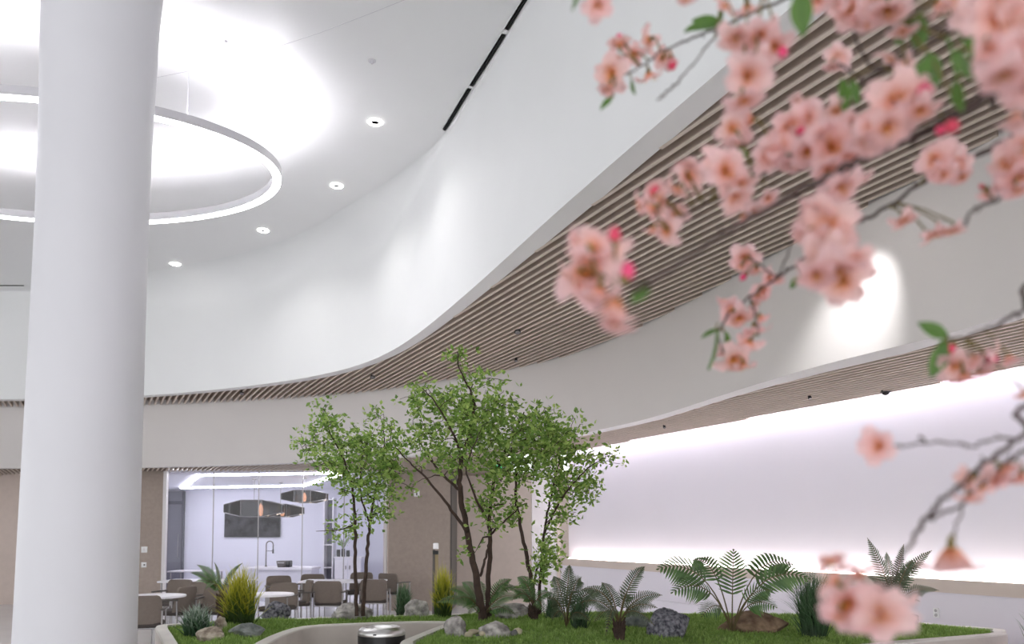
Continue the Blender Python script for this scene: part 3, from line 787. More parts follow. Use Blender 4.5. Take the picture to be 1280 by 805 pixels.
def edge_d(P,x,y):
    m=9; n=len(P)
    for i in range(n):
        a,b=P[i],P[(i+1)%n]; d=b-a; L=d.length_squared
        k=max(0,min(1,((x-a.x)*d.x+(y-a.y)*d.y)/L)) if L>1e-12 else 0
        q=a+d*k; m=min(m,(q.x-x)**2+(q.y-y)**2)
    return sqrt(m)
def mossz(x,y,d=None):
    if d is None: d=edge_d(INd,x,y)
    k=min(1,d/.45); k=k*k*(3-2*k)
    return ZP-.02+k*.035+k*.05*(noise.noise(V((x*1.3,y*1.3,3)))*.6+noise.noise(V((x*4,y*4,9)))*.25+.35)
xs=[p.x for p in INd]; ys=[p.y for p in INd]
pts=[(p.x,p.y) for p in INd]; ed=[(i,(i+1)%len(INd)) for i in range(len(INd))]
st=.07; x=min(xs)
while x<max(xs):
    y=min(ys)
    while y<max(ys):
        jx=x+random.uniform(-.02,.02); jy=y+random.uniform(-.02,.02)
        if inside(INd,jx,jy) and edge_d(INd,jx,jy)>.03: pts.append((jx,jy))
        y+=st
    x+=st
cv,_,cf,_,_,_=delaunay_2d_cdt([V((p[0],p[1])) for p in pts],ed,[],1,1e-5)
mb=MB(); mb.add([V((p.x,p.y,mossz(p.x,p.y))) for p in cv],[tuple(f) for f in cf],0)
nv=0; bare=[PZ(593,797,ZP),PZ(602,799,ZP),PZ(646,797,ZP)]
minx,maxx,miny,maxy=min(xs),max(xs),min(ys),max(ys)
while nv<30000:
    x=random.uniform(minx,maxx); y=random.uniform(miny,maxy)
    if not inside(INd,x,y): continue
    if any((x-q.x)**2+((y-q.y)*.6)**2<.07**2 for q in bare): continue
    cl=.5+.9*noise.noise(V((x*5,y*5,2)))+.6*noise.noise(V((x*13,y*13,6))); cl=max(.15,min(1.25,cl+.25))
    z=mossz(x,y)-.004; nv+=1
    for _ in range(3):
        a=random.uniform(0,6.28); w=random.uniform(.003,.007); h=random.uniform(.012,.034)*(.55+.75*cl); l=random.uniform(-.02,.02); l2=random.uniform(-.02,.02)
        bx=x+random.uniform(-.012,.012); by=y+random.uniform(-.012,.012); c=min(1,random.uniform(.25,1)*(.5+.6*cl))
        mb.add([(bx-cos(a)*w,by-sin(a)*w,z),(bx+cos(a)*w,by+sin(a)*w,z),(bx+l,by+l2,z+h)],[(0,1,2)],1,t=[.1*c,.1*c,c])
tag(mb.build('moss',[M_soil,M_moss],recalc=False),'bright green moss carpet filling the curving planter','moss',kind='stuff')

# ------------------------------------------------------------------ rocks
def on_moss(px,py):
    """ground point of the moss seen at a pixel"""
    z=ZP+.02
    for _ in range(4):
        q=PZ(px,py,z); z=mossz(q.x,q.y) if inside(INd,q.x,q.y) else ZP
    return V((q.x,q.y,z))
def rock(x0,x1,yt,yb,m,lab,seed,flat=1,dep=.8,name='rock',ang=False,sm=True,group='garden rocks in the planter'):
    g=on_moss((x0+x1)/2,yb-(yb-yt)*.12); y=g.y
    W=(x1-x0)/F*y; Hh=(yb-yt)/F*y
    bm=bmesh.new(); bmesh.ops.create_icosphere(bm,subdivisions=5 if name=='rock' else 3,radius=1)
    rnd=random.Random(seed); off=V((rnd.uniform(0,50),rnd.uniform(0,50),rnd.uniform(0,50)))
    for v in bm.verts:
        c=v.co.copy()
        k=1+.28*noise.noise(c*1.1+off)+.12*noise.noise(c*2.6+off)+.07*noise.noise(c*5.5+off)+.045*noise.noise(c*12+off)+.03*noise.noise(c*24+off)
        if ang: # chisel
            for q in range(7):
                d=V((rnd.uniform(-1,1),rnd.uniform(-1,1),rnd.uniform(-.3,1))).normalized() if False else None
        c*=k; v.co=c
    if ang:
        for q in range(9):
            d=V((rnd.uniform(-1,1),rnd.uniform(-1,1),rnd.uniform(-.4,1))).normalized(); lim=rnd.uniform(.72,.9)
            for v in bm.verts:
                e=v.co.dot(d)
                if e>lim: v.co-=d*(e-lim)*.9
    for v in bm.verts:
        if v.co.z<-.55: v.co.z=-.55+(v.co.z+.55)*.3
    xsr=[v.co.x for v in bm.verts]; zs=[v.co.z for v in bm.verts]
    sx=W/(max(xsr)-min(xsr)); sz=Hh/(max(zs)-min(zs)); mx=(max(xsr)+min(xsr))/2; mz=min(zs)
    ysr=[v.co.y for v in bm.verts]; sy=W*dep/(max(ysr)-min(ysr))
    for v in bm.verts: v.co=V(((v.co.x-mx)*sx,v.co.y*sy,(v.co.z-mz)*sz))
    me=bpy.data.meshes.new(name); bm.to_mesh(me); bm.free(); me.materials.append(m)
    if sm: me.polygons.foreach_set('use_smooth',[True]*len(me.polygons))
    o=bpy.data.objects.new(name,me); COL.objects.link(o)
    P=PY((x0+x1)/2,yb,y); o.location=(P.x,y,min(P.z,mossz(P.x,y)-.01)+(.012 if name=='pebble' else 0))
    tag(o,lab,'rock' if name=='rock' else 'pebble',group); return o
rock(327,363,750.5,778,M_rockd,'rough dark grey rock on the moss beside the yellow grass',1,ang=True)
rock(415,466,752,776,M_rockl,'long low pale grey rock at the foot of the two-stemmed small tree',2)
rock(245,282,783,802,M_rockw,'rounded warm pale rock in front of the variegated tuft',3)
rock(284,331,778.5,798,M_rockg,'flat greenish grey rock under the yellow grass',4,ang=True)
rock(504,537,749,776,M_rockl,'pale rounded rock between dark tuft and yellow-green grass by the bay',5,dep=.7)
rock(554,584,770,799,M_rockl,'upright pale grey boulder at the corner of the planter bay',6,dep=.8)
rock(598,642,776,803,M_rockl,'wide grey boulder in front of the middle tree trunks',7)
rock(807,863,760,800,M_rockd,'big dark speckled boulder between the two large ferns',8,ang=True,dep=.9)
rock(896,986,763,794,M_rockb,'long brown weathered stone behind the big fern stem',9,ang=True,dep=.45)
rock(618,662,754,774,M_rockl,'low grey rock behind the middle tree, among fern fronds',10,dep=.6)
rock(780,813,766,787,M_rockg,'flat grey stone left of the dark speckled boulder',11,dep=.7)
rock(1128,1148,767,784,M_rockd,'small dark stone below the pink blossoms near the planter tip',12)
rock(268,284,770,790,M_rockw,'small warm grey stone tucked between the two grass tufts',13)
for i,(p,w,h,m,lab) in enumerate([((586,798),11,7,M_peb,'beige pebble lying lowest between the two boulders'),((592,793.5),15,6,M_peb,'long beige pebble lying behind the others between the two boulders'),((599,801),10,6,M_pebd,'dark pebble touching the left side of the wide grey boulder'),((603,796),9,6,M_peb,'pale beige pebble close to the wide grey boulder, left side'),((643,796),10,8,M_pebd,'dark pebble touching the right side of the wide grey boulder'),((647,795),12,9,M_peb,'tan pebble on the moss right of the wide grey boulder')]):
    rock(p[0]-w/2,p[0]+w/2,p[1]-h,p[1],m,lab,40+i,name='pebble',group='pebbles around the wide boulder')

# ------------------------------------------------------------------ bin in the bay
y=5.75; a=PY(477,783,y); Rb=29/F*y
zt=a.z; zl=PY(477,795.5,y-Rb*.6).z
t=empty('litter_bin',(a.x,y,0)); tag(t,'round black litter bin with brushed steel lid in the planter bay','bin')
mb=MB(); mb.lathe([(Rb*.9,0),(Rb*.97,.03),(Rb,zl*.5),(Rb*1.0,zl)],(0,0,0),48); mb.build('body',M_black,t,smooth=40)
mb=MB(); mb.lathe([(Rb*1.0,zl),(Rb*1.01,zl+.01),(Rb*.97,zl+.6*(zt-zl)),(Rb*.86,zt-.006),(Rb*.78,zt),(Rb*.7,zt-.004),(Rb*.68,zt-.03),(0,zt-.035)],(0,0,0),48); l=mb.build('lid',M_steel,t,smooth=40)
mb=MB(); mb.box((-.02,-Rb*.99,zl+.018),(.022,.006,.010)); mb.build('badge',M_black,l)

# ------------------------------------------------------------------ ferns
def frond(mb,base,ctrl,tip,pl,n=22,wid=.3,curl=.25,start=.15,fold=.25,gap=1.0,stem=.006):
    base=V(base);ctrl=V(ctrl);tip=V(tip)
    bez=lambda u: base*(1-u)**2+ctrl*2*u*(1-u)+tip*u*u
    mb.tube([bez(k/10) for k in range(11)],[stem*(1-.8*k/10) for k in range(11)],5,mi=1,t=.2)
    L=sum((bez((k+1)/10)-bez(k/10)).length for k in range(10))
    for i in range(n):
        u=start+(1-start)*(i+.5)/n
        p=bez(u); T=(bez(min(1,u+.02))-bez(u-.02)).normalized()
        S=T.cross(V((0,-.85,.6)))
        if S.length<.15: S=T.cross(V((1,-.3,.2)))
        S.normalize(); Nn=S.cross(T).normalized()
        e=(u-start)/(1-start); ll=pl*(sin(pi*min(1,(e*.92+.10))**.75))**.8*random.uniform(.85,1.1)
        if ll<.004: ll=.004
        w=L*(1-start)/n*.5*gap
        for sgn in (-1,1):
            D=(S*sgn+T*(.35+.5*e)-Nn*fold).normalized()
            q1=p+D*ll*.35; q2=p+D*ll*.75-Nn*ll*curl*.3; q3=p+D*ll-Nn*ll*curl
            c=random.uniform(.35,1)
            mb.add([p-T*w*.5,p+T*w*.5,q1-T*w,q1+T*w*.9,q2-T*w*.7,q2+T*w*.6,q3],[(0,1,3,2),(2,3,5,4),(4,5,6)],0,t=[.25*c,.25*c,.55*c,.55*c,.75*c,.75*c,c])
def fern(name,basepx,tips,m,lab,cat='fern',pl=.12,n=22,dY=0,trunk=0,stem=.006,group='ferns in the planter',**kw):
    g=on_moss(*basepx)
    r=empty(name,g); tag(r,lab,cat,group)
    crown=V((0,0,trunk))
    if trunk:
        mb=MB(); mb.tube([(0,0,-.03),(0.01,0,trunk*.5),(0,0,trunk+.02)],[.034,.03,.022],10)
        for k in range(50):
            a=random.uniform(0,6.28); z=random.uniform(0,trunk); mb.tube([(cos(a)*.022,sin(a)*.022,z),(cos(a)*.045,sin(a)*.045,z+.05)],[.009,.003],4)
        mb.build('trunk',M_bark,r)
    for tp in tips:
        px,py,dy=tp[0],tp[1],tp[2]; lift=tp[3] if len(tp)>3 else .5; pls=tp[4] if len(tp)>4 else 1
        tip=PY(px,py,g.y+dy)-g
        mid=crown.lerp(tip,.45); ln=(tip-crown).length
        ctrl=V((mid.x*.75,mid.y*.75,max(crown.z,mid.z)+ln*lift))
        mb=MB(); frond(mb,crown,ctrl,tip,pl*pls,n,stem=stem,**kw)
        mb.build('frond',[m,M_fernstem],r,recalc=False)
    return r
fern('fern',(915,792),[(820,712,-.2,.5),(838,742,-.35,.5,.9),(876,772,-.4,.5,.7),(917,686,.05,.1,1.0),(866,700,.25,.55,.9),(1014,724,-.2,.55),(992,706,.25,.55),(972,760,-.35,.5,.8),(966,738,-.15,.5,.7)],M_fern,'largest dark green fern with broad arching fronds before the long brown stone',pl=.15,n=14,stem=.006,gap=.8,start=.42)
fern('fern',(774,799),[(806,708,.1,.35),(828,744,-.05,.4),(822,760,-.3,.35),(730,752,-.1,.4),(742,778,-.35,.4),(818,782,-.4,.4,.8),(752,728,.2,.35),(790,735,-.25,.35),(725,738,.25,.5),(757,795,-.5,.5,.7)],M_ferndark,'dull green fern with stout stem left of the dark speckled boulder',pl=.07,n=20,trunk=.10,fold=.15,gap=.8,start=.25)
fern('fern',(708,784),[(712,706,.1,.3),(727,722,-.15,.45),(692,720,.2,.35),(748,752,-.2,.45),(684,748,-.2,.45),(757,742,.2,.5),(738,778,-.4,.4),(690,775,-.4,.4),(720,740,-.4,.4)],M_ferndark,'grey green fern beside the right tree, left of the stout-stemmed fern',pl=.075,n=20,fold=.15,gap=.8,start=.25)
fern('fern',(1118,778),[(1084,672,.05,.15,1.2),(1165,688,.05,.25),(1174,738,-.1,.4),(1084,722,-.1,.45),(1130,680,.2,.15,.8),(1156,706,.2,.5,.8),(1078,742,.15,.5,.8),(1108,690,.1,.2),(1142,700,.0,.3),(1150,752,-.2,.5,.8)],M_ferndark,'dark dry-looking fern standing nearest the planter tip, behind low blossoms',pl=.075,n=24,trunk=.12,gap=.85,fold=.15)
fern('fern',(603,776),[(562,737,-.1,.5),(577,728,.25,.45),(545,754,.05,.5),(566,752,-.3,.5),(652,748,-.1,.5),(640,724,.15,.4),(648,735,.3,.5),(600,726,.3,.3),(644,768,-.25,.45),(585,768,-.35,.5)],M_fern,'arching fern growing around the foot of the middle tree',pl=.075,n=20,fold=.15,gap=.8,start=.25)
fern('fern',(667,775),[(637,738,-.1,.5),(652,727,.1,.45),(640,750,-.25,.5),(690,742,.1,.5),(646,722,.25,.5),(682,770,-.3,.5)],M_fern,'arching fern at the foot of the right tree, its fronds reaching left',pl=.07,n=22,fold=.15,trunk=.1,gap=.85)
fern('palm',(276,770),[(246,706,.15,.25),(238,716,-.1,.3),(244,727,-.2,.4),(268,703,.3,.2,.4),(303,704,.1,.25,.7),(256,738,-.35,.45)],M_fern,'small palm with feathery fronds behind the two grass tufts',cat='palm',pl=.055,n=20,trunk=.18,group=None,fold=-.1,curl=.05)

# ------------------------------------------------------------------ grass tufts
def tuft(basepx,top,x0,x1,nb,m,lab,lean=.5,w=.006,stiff=.5,name='grass_tuft',spread=.07,ground=None,wisps=0):
    g=on_moss(*basepx) if ground is None else V(ground)
    r=empty(name,g); tag(r,lab,'grass tuft','grass tufts in the planter' if ground is None else None)
    Ht=(basepx[1]-top)/F*g.y; xl=(x0-basepx[0])/F*g.y; xr=(x1-basepx[0])/F*g.y
    def blades(nb,w,hs):
        mb=MB()
        for i in range(nb):
            a=random.uniform(0,6.28); rr=spread*sqrt(random.random()); b=V((cos(a)*rr,sin(a)*rr*.7,-.02))
            h=Ht*random.uniform(*hs); tx=random.uniform(xl,xr)*random.uniform(.3,1.0); ty=random.uniform(-1,1)*(xr-xl)*.4
            e=abs(tx)/max(abs(xl),abs(xr)); h*=1-.6*e*random.random()-.12*e
            tip=V((tx,ty,h)); c=V((b.x+tx*.25,b.y+ty*.25,h*(.62+.15*stiff)))
            S=V((random.uniform(-1,1),random.uniform(-1,1)*.4,0)).normalized()*w*random.uniform(.6,1.1)
            vs=[];tt=[]; n=5; sh=random.uniform(.75,1.05)
            for k in range(n+1):
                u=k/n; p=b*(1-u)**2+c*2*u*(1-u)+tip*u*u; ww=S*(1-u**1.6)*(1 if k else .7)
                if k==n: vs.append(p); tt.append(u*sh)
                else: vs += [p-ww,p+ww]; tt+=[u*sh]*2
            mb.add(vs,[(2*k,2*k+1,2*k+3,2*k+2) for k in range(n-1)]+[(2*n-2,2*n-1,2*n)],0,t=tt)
        return mb
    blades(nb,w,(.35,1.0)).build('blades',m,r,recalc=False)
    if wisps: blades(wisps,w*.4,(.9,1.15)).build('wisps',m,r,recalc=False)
    return r
tuft((300,781),702,256,340,560,M_gyel,'tall grass tuft with yellow top above the flat greenish rock',spread=.10,w=.006,wisps=30)
tuft((246,795),750,214,276,340,M_gpale,'spiky tuft with pale striped tips behind the warm pale rock',spread=.08,w=.007)
tuft((504,768),724,484,524,260,M_gdark,'dark green grass tuft next to the pale rock by the bay',spread=.06,w=.006)
tuft((553,773),702,531,578,340,M_gyel,'bright yellow-green grass tuft left of the middle tree',spread=.07,w=.006,wisps=20)
tuft((724,786),728,696,754,110,M_gdark,'wispy dark grass tuft in front of the grey green fern',spread=.06,w=.004,wisps=25)
tuft((1018,796),702,972,1064,620,M_gdark,'dense dark grass tuft right of the largest fern',spread=.08,w=.005,wisps=30)
tuft((690,776),728,666,714,80,M_gdark,'small dark grass tuft behind the right tree stems',spread=.05,w=.005)
# second planter behind, bottom right corner, with its grass
P=PY(1284,812,5.35)
mb=MB(); mb.lathe([(.20,0),(.24,P.z-.02),(.24,P.z),(.21,P.z),(.20,P.z-.06),(0,P.z-.06)],(0,0,0),32); o=mb.build('plant_pot',M_conc,smooth=40); o.location=(P.x+.12,5.35,0)
tag(o,'pale round plant pot just beyond the planter tip','plant pot')
tuft((1284,812),742,1250,1330,170,M_gdark,'thin wispy grass standing in the pot beyond the planter tip',spread=.09,w=.004,ground=(P.x+.12,5.35,P.z-.05),name='potted_grass',wisps=30)

# ------------------------------------------------------------------ trees
def leaf_cluster(mb,p,rnd,size,k=4):
    for _ in range(k):
        d=V((rnd.uniform(-1,1),rnd.uniform(-1,1),rnd.uniform(-.7,.9))).normalized()
        l=size*rnd.uniform(.7,1.25); s=d.cross(V((rnd.uniform(-1,1),rnd.uniform(-1,1),rnd.uniform(-1,1))))
        if s.length<.05: continue
        s.normalize(); s*=l*.27; nn=d.cross(s).normalized()*l*.10
        c=rnd.uniform(.15,1)
        a=p+d*l*.12
        mb.add([a,a+d*l*.45+s+nn,a+d*l,a+d*l*.45-s+nn,a+d*l*.5],[(0,1,4),(1,2,4),(2,3,4),(3,0,4)],0,t=[c*.7,c,c,c,c*.8])
def tree(name,basepx,Y,limbs,blobs,nt,lab,seed,leafsz=.052,per=(2,4),reach=.55,group='leafy trees in the planter'):
    rnd=random.Random(seed)
    g=on_moss(*basepx); r=empty(name,g); tag(r,lab,'tree',group)
    wood=MB(); nodes=[]
    for L in limbs:
        pts=[PY(x,y,Y+dy)-g for (x,y,dy,_) in L['p']]; rad=[q[3] for q in L['p']]
        # densify
        P=[];R=[]
        for i in range(len(pts)-1):
            p0=pts[max(i-1,0)];p1=pts[i];p2=pts[i+1];p3=pts[min(i+2,len(pts)-1)]
            for j in range(6):
                u=j/6; P.append(.5*((2*p1)+(p2-p0)*u+(2*p0-5*p1+4*p2-p3)*u*u+(3*p1-p0-3*p2+p3)*u**3)); R.append(rad[i]*(1-u)+rad[i+1]*u)
        P.append(pts[-1]);R.append(rad[-1])
        for i in range(1,len(P)-1): P[i]=P[i]+V((rnd.uniform(-1,1),rnd.uniform(-1,1),0))*.006
        wood.tube(P,R,8)
        st=L.get('from',.35)
        for i,p in enumerate(P):
            if i/len(P)>=st: nodes.append((p,R[i]))
    # targets in blobs
    T=[]
    tot=sum(b[5] for b in blobs)
    for b in blobs:
        for _ in range(int(nt*b[5]/tot)):
            while True:
                u=V((rnd.uniform(-1,1),rnd.uniform(-1,1),rnd.uniform(-1,1)))
                if u.length<1: break
            px=b[0]+u.x*b[2]; py=b[1]+u.z*b[3]
            T.append(PY(px,py,Y+u.y*b[4])-g)
    rnd.shuffle(T)
    T.sort(key=lambda t:min((t-q[0]).length for q in nodes))
    fol=MB()
    for t in T:
        best=min(nodes,key=lambda q:(q[0]-t).length+max(0,q[0].z-t.z)*.6)
        p0,r0=best; d=t-p0; L=d.length
        n=max(3,int(L/.07)); r1=max(.0025,min(r0*.55,.010))
        P=[p0+d*(k/n)+V((rnd.uniform(-1,1),rnd.uniform(-1,1),rnd.uniform(-.3,1)))*.022*sin(pi*k/n)+V((0,0,L*.10*sin(pi*k/n))) for k in range(n+1)]
        R=[r1+(0.0018-r1)*k/n for k in range(n+1)]
        wood.tube(P,R,5)
        for k in range(1,n+1):
            nodes.append((P[k],R[k]))
            if k>=n-3:
                for _ in range(1):
                    q=P[k]+V((rnd.gauss(0,.03),rnd.gauss(0,.03),rnd.gauss(0,.03)))
                    leaf_cluster(fol,q,rnd,leafsz,rnd.randint(1,3))
        for _ in range(rnd.randint(*per)):
            q=t+V((rnd.gauss(0,.06),rnd.gauss(0,.06),rnd.gauss(0,.05)))
            leaf_cluster(fol,q,rnd,leafsz,rnd.randint(2,4))
    wood.build('trunk',M_bark,r,smooth=True,recalc=False)
    fol.build('foliage',M_leaf,r,recalc=False)
    return r
YT=6.55
tree('leafy_tree',(605,773),YT,[
  {'p':[(604,778,0,.040),(598,738,0,.030),(590,695,0,.026),(582,655,.03,.024),(575,615,.05,.022),(576,580,.05,.018),(588,540,0,.014),(592,500,-.05,.010),(575,462,-.05,.006),(572,440,-.05,.004)],'from':.45},
  {'p':[(611,778,.1,.028),(610,735,.12,.022),(613,690,.12,.020),(612,650,.1,.016),(618,600,.1,.013),(640,545,.15,.009),(655,515,.2,.005)],'from':.4},
  {'p':[(584,665,0,.016),(560,632,-.15,.012),(535,600,-.3,.009),(512,578,-.4,.006),(495,560,-.45,.004)],'from':.4},
  {'p':[(577,615,.05,.014),(555,595,.2,.011),(535,570,.35,.008),(520,540,.4,.004)],'from':.3},
  {'p':[(577,585,.05,.012),(568,545,-.2,.009),(545,505,-.3,.006),(528,485,-.35,.003)],'from':.2},
  {'p':[(600,720,.02,.012),(606,700,.06,.010),(611,680,.1,.008)],'from':2},
  {'p':[(612,655,.1,.012),(596,625,-.2,.010),(583,585,-.3,.006),(600,540,-.4,.004)],'from':.3},
  {'p':[(613,668,.1,.010),(632,650,-.15,.007),(648,636,-.2,.004)],'from':.3}],
  [(560,530,62,45,.45,16),(600,505,45,45,.5,14),(640,545,48,50,.5,18),(590,560,60,40,.5,14),(528,500,30,26,.3,5),(582,448,16,14,.15,2),(680,545,36,36,.4,8),(500,590,24,40,.3,4),(615,630,26,40,.3,6),(640,600,36,36,.4,8),(588,690,8,10,.1,.8)],
  320,'tallest leafy green tree with dark twin trunks in the middle of the planter',11)
tree('leafy_tree',(447,767),6.72,[
  {'p':[(446,770,0,.018),(445,730,0,.016),(444,690,0,.015),(444,650,0,.013),(440,610,-.05,.010),(430,575,-.1,.007),(412,540,-.15,.004)],'from':.5},
  {'p':[(454,770,.08,.018),(457,720,.08,.016),(460,680,.08,.014),(463,650,.08,.012),(470,610,.12,.009),(480,570,.15,.006),(478,530,.15,.003)],'from':.5},
  {'p':[(463,655,.08,.010),(455,635,0,.008),(450,605,-.1,.006),(455,560,-.1,.004)],'from':.3},
  {'p':[(444,655,0,.006),(425,662,-.1,.004),(395,664,-.15,.002)],'from':.4}],
  [(420,565,45,42,.35,14),(455,590,40,45,.4,14),(475,610,26,46,.3,8),(405,520,22,18,.2,3.5),(425,590,36,30,.3,6),(440,655,18,12,.2,2),(470,550,34,40,.35,8),(385,555,18,20,.2,2),(490,580,20,46,.3,4),(410,664,14,5,.1,.8)],
  240,'small leafy tree with two thin straight stems before the glass room',12,leafsz=.045)
tree('leafy_tree',(670,770),6.75,[
  {'p':[(669,772,0,.022),(665,730,0,.019),(657,690,0,.017),(650,655,0,.014),(645,620,0,.012),(648,580,.05,.009),(660,540,.1,.005),(670,515,.1,.003)],'from':.5},
  {'p':[(675,770,.08,.018),(675,735,.08,.014),(678,700,.08,.012),(682,655,.06,.010),(690,615,0,.008),(698,580,0,.005),(700,550,0,.003)],'from':.4},
  {'p':[(680,668,.07,.011),(693,640,-.1,.010),(706,618,-.2,.008),(722,598,-.3,.006),(742,580,-.35,.004),(760,570,-.4,.002)],'from':.35},
  {'p':[(666,735,0,.010),(672,710,.05,.008),(680,690,.06,.006)],'from':2}],
  [(690,570,30,50,.4,12),(660,560,30,45,.4,10),(700,620,24,36,.3,7),(745,575,36,14,.25,4),(725,600,25,20,.25,4),(690,680,18,30,.2,6),(710,545,28,30,.3,6),(676,715,10,22,.1,2.5),(640,640,14,18,.2,2),(740,622,16,6,.1,1)],
  220,'slender leafy tree on the right whose thin branches cross the bright wall',13,leafsz=.048)
#@@PART3
# ------------------------------------------------------------------ cherry tree
rc=random.Random(5)
TX,TY=2.3,1.25
CT=empty('cherry_tree',(TX,TY,0)); tag(CT,'blossoming cherry tree whose pink flowering branches reach across the upper right','tree')
CTO=V((TX,TY,0))
mb=MB()
tp=[(0,0,0),(.03,0,.5),(-.02,.03,1.1),(-.10,0,1.7),(-.16,-.03,2.2),(-.22,-.05,2.7),(-.20,-.02,3.1)]
tr=[.11,.085,.075,.065,.055,.04,.025]
P=[];R=[]
for i in range(len(tp)-1):
    for j in range(5):
        u=j/5; P.append(V(tp[i]).lerp(V(tp[i+1]),u)); R.append(tr[i]*(1-u)+tr[i+1]*u)
mb.tube(P,R,14); mb.build('trunk',M_cbark,CT,smooth=True,recalc=False)
def trunk_pt(z):
    for i in range(len(tp)-1):
        if tp[i][2]<=z<=tp[i+1][2]:
            u=(z-tp[i][2])/(tp[i+1][2]-tp[i][2]); return V(tp[i]).lerp(V(tp[i+1]),u)
    return V(tp[-1])
# blossom meshes
def blossom_mesh(seed,openness):
    rnd=random.Random(seed); mb=MB()
    layers=[(5,1.0,openness,0),(4,.72,openness*.72,.5)] if seed in (5,) else [(5,1.0,openness,0)]
    for (np_,sc_,op,ph) in layers:
        for k in range(np_):
            a=2*pi*(k+ph)/np_+rnd.uniform(-.12,.12); o=op*rnd.uniform(.85,1.12); L=.5*sc_*rnd.uniform(.9,1.08); Wd=.34*sc_*rnd.uniform(.9,1.1)
            nu,nv=7,6; vs=[];tt=[]
            cur=rnd.uniform(.3,.9); tw=rnd.uniform(-.3,.3)
            for i in range(nu+1):
                u=i/nu
                th=o*(.35+.65*u**.8)+cur*(u**3)*.35       # angle from the axis
                rr=L*(u); 
                rad=rr*sin(th); zz=rr*cos(th)
                wprof=Wd*(sin(pi*min(.94,u*.72+.12)))**1.1
                for j in range(nv+1):
                    v=j/nv*2-1
                    notch=.07*L*(1-abs(v))**2*max(0,u-.8)/.2
                    r2=rad-notch*sin(th); z2=zz-notch*cos(th)
                    lat=v*wprof*.62
                    cup=.22*v*v*wprof*(1-.3*u)+.035*L*sin(v*5+seed+k)*u+tw*v*.06*u
                    x=r2*cos(a)-lat*sin(a)-cup*cos(a)*cos(th); y=r2*sin(a)+lat*cos(a)-cup*sin(a)*cos(th); z=z2+cup*sin(th)
                    vs.append((x,y,z)); tt.append(min(1,u*.9+.1*abs(v)))
            fs=[]
            for i in range(nu):
                for j in range(nv): q=i*(nv+1)+j; fs.append((q,q+1,q+nv+2,q+nv+1))
            mb.add(vs,fs,0,t=tt)
    for k in range(14):
        a=rnd.uniform(0,6.28); s=rnd.uniform(.05,.20); h=rnd.uniform(.17,.27)
        mb.tube([(0,0,.02),(cos(a)*s*.6,sin(a)*s*.6,h*.7),(cos(a)*s,sin(a)*s,h)],.005,4,mi=1)
        mb.lathe([(0,h-.012),(.013,h),(0,h+.014)],(cos(a)*s,sin(a)*s,0),6,mi=1)
    mb.lathe([(0,-.16),(.03,-.14),(.055,-.06),(.05,.0),(.02,.03)],(0,0,0),10,mi=2)
    for k in range(5):
        a=2*pi*k/5; mb.add([(cos(a-.35)*.045,sin(a-.35)*.045,-.02),(cos(a+.35)*.045,sin(a+.35)*.045,-.02),(cos(a)*.15,sin(a)*.15,.06)],[(0,1,2)],2)
    o=mb.build('blossom',[M_petal,M_stamen,M_calyx],CT,smooth=True,recalc=False)
    me=o.data; bpy.data.objects.remove(o); return me
BM=[blossom_mesh(s,o) for s,o in ((1,1.3),(2,1.2),(3,1.42),(4,.85),(5,1.25),(6,1.1))]
mb=MB(); mb.lathe([(0,-.5),(.12,-.46),(.2,-.3),(.33,0),(.3,.3),(.14,.52),(0,.6)],(0,0,0),14,mi=0); mb.lathe([(0,-.56),(.14,-.5),(.24,-.25),(.2,-.2)],(0,0,0),10,mi=1)
o=mb.build('bud',[M_bud,M_calyx],CT,smooth=True); BUD=o.data; bpy.data.objects.remove(o)
def cleaf_mesh():
    mb=MB(); n=8; vs=[];tt=[]
    for i in range(n+1):
        u=i/n; w=.29*sin(pi*min(1,u*.96+.02))**.8*(1-.25*u)
        for v in (-1,0,1):
            vs.append((v*w,u,.06*abs(v)-.18*u*u+.01*((i%2)*abs(v)))); tt.append(.25+.75*abs(v)*.6+rc.uniform(0,.1))
    mb.add(vs,[(i*3+j,i*3+j+1,i*3+j+4,i*3+j+3) for i in range(n) for j in range(2)],0,t=tt)
    mb.tube([(0,-.18,.02),(0,0,0)],.018,5,mi=1)
    o=mb.build('leaf',[M_cleaf,M_calyx],CT,smooth=True,recalc=False); me=o.data; bpy.data.objects.remove(o); return me
CL=cleaf_mesh()
def smoothline(pts,k=6):
    out=[]
    for i in range(len(pts)-1):
        p0=pts[max(i-1,0)];p1=pts[i];p2=pts[i+1];p3=pts[min(i+2,len(pts)-1)]
        for j in range(k):
            u=j/k; out.append(.5*((2*p1)+(p2-p0)*u+(2*p0-5*p1+4*p2-p3)*u*u+(3*p1-p0-3*p2+p3)*u**3))
    out.append(pts[-1]); return out
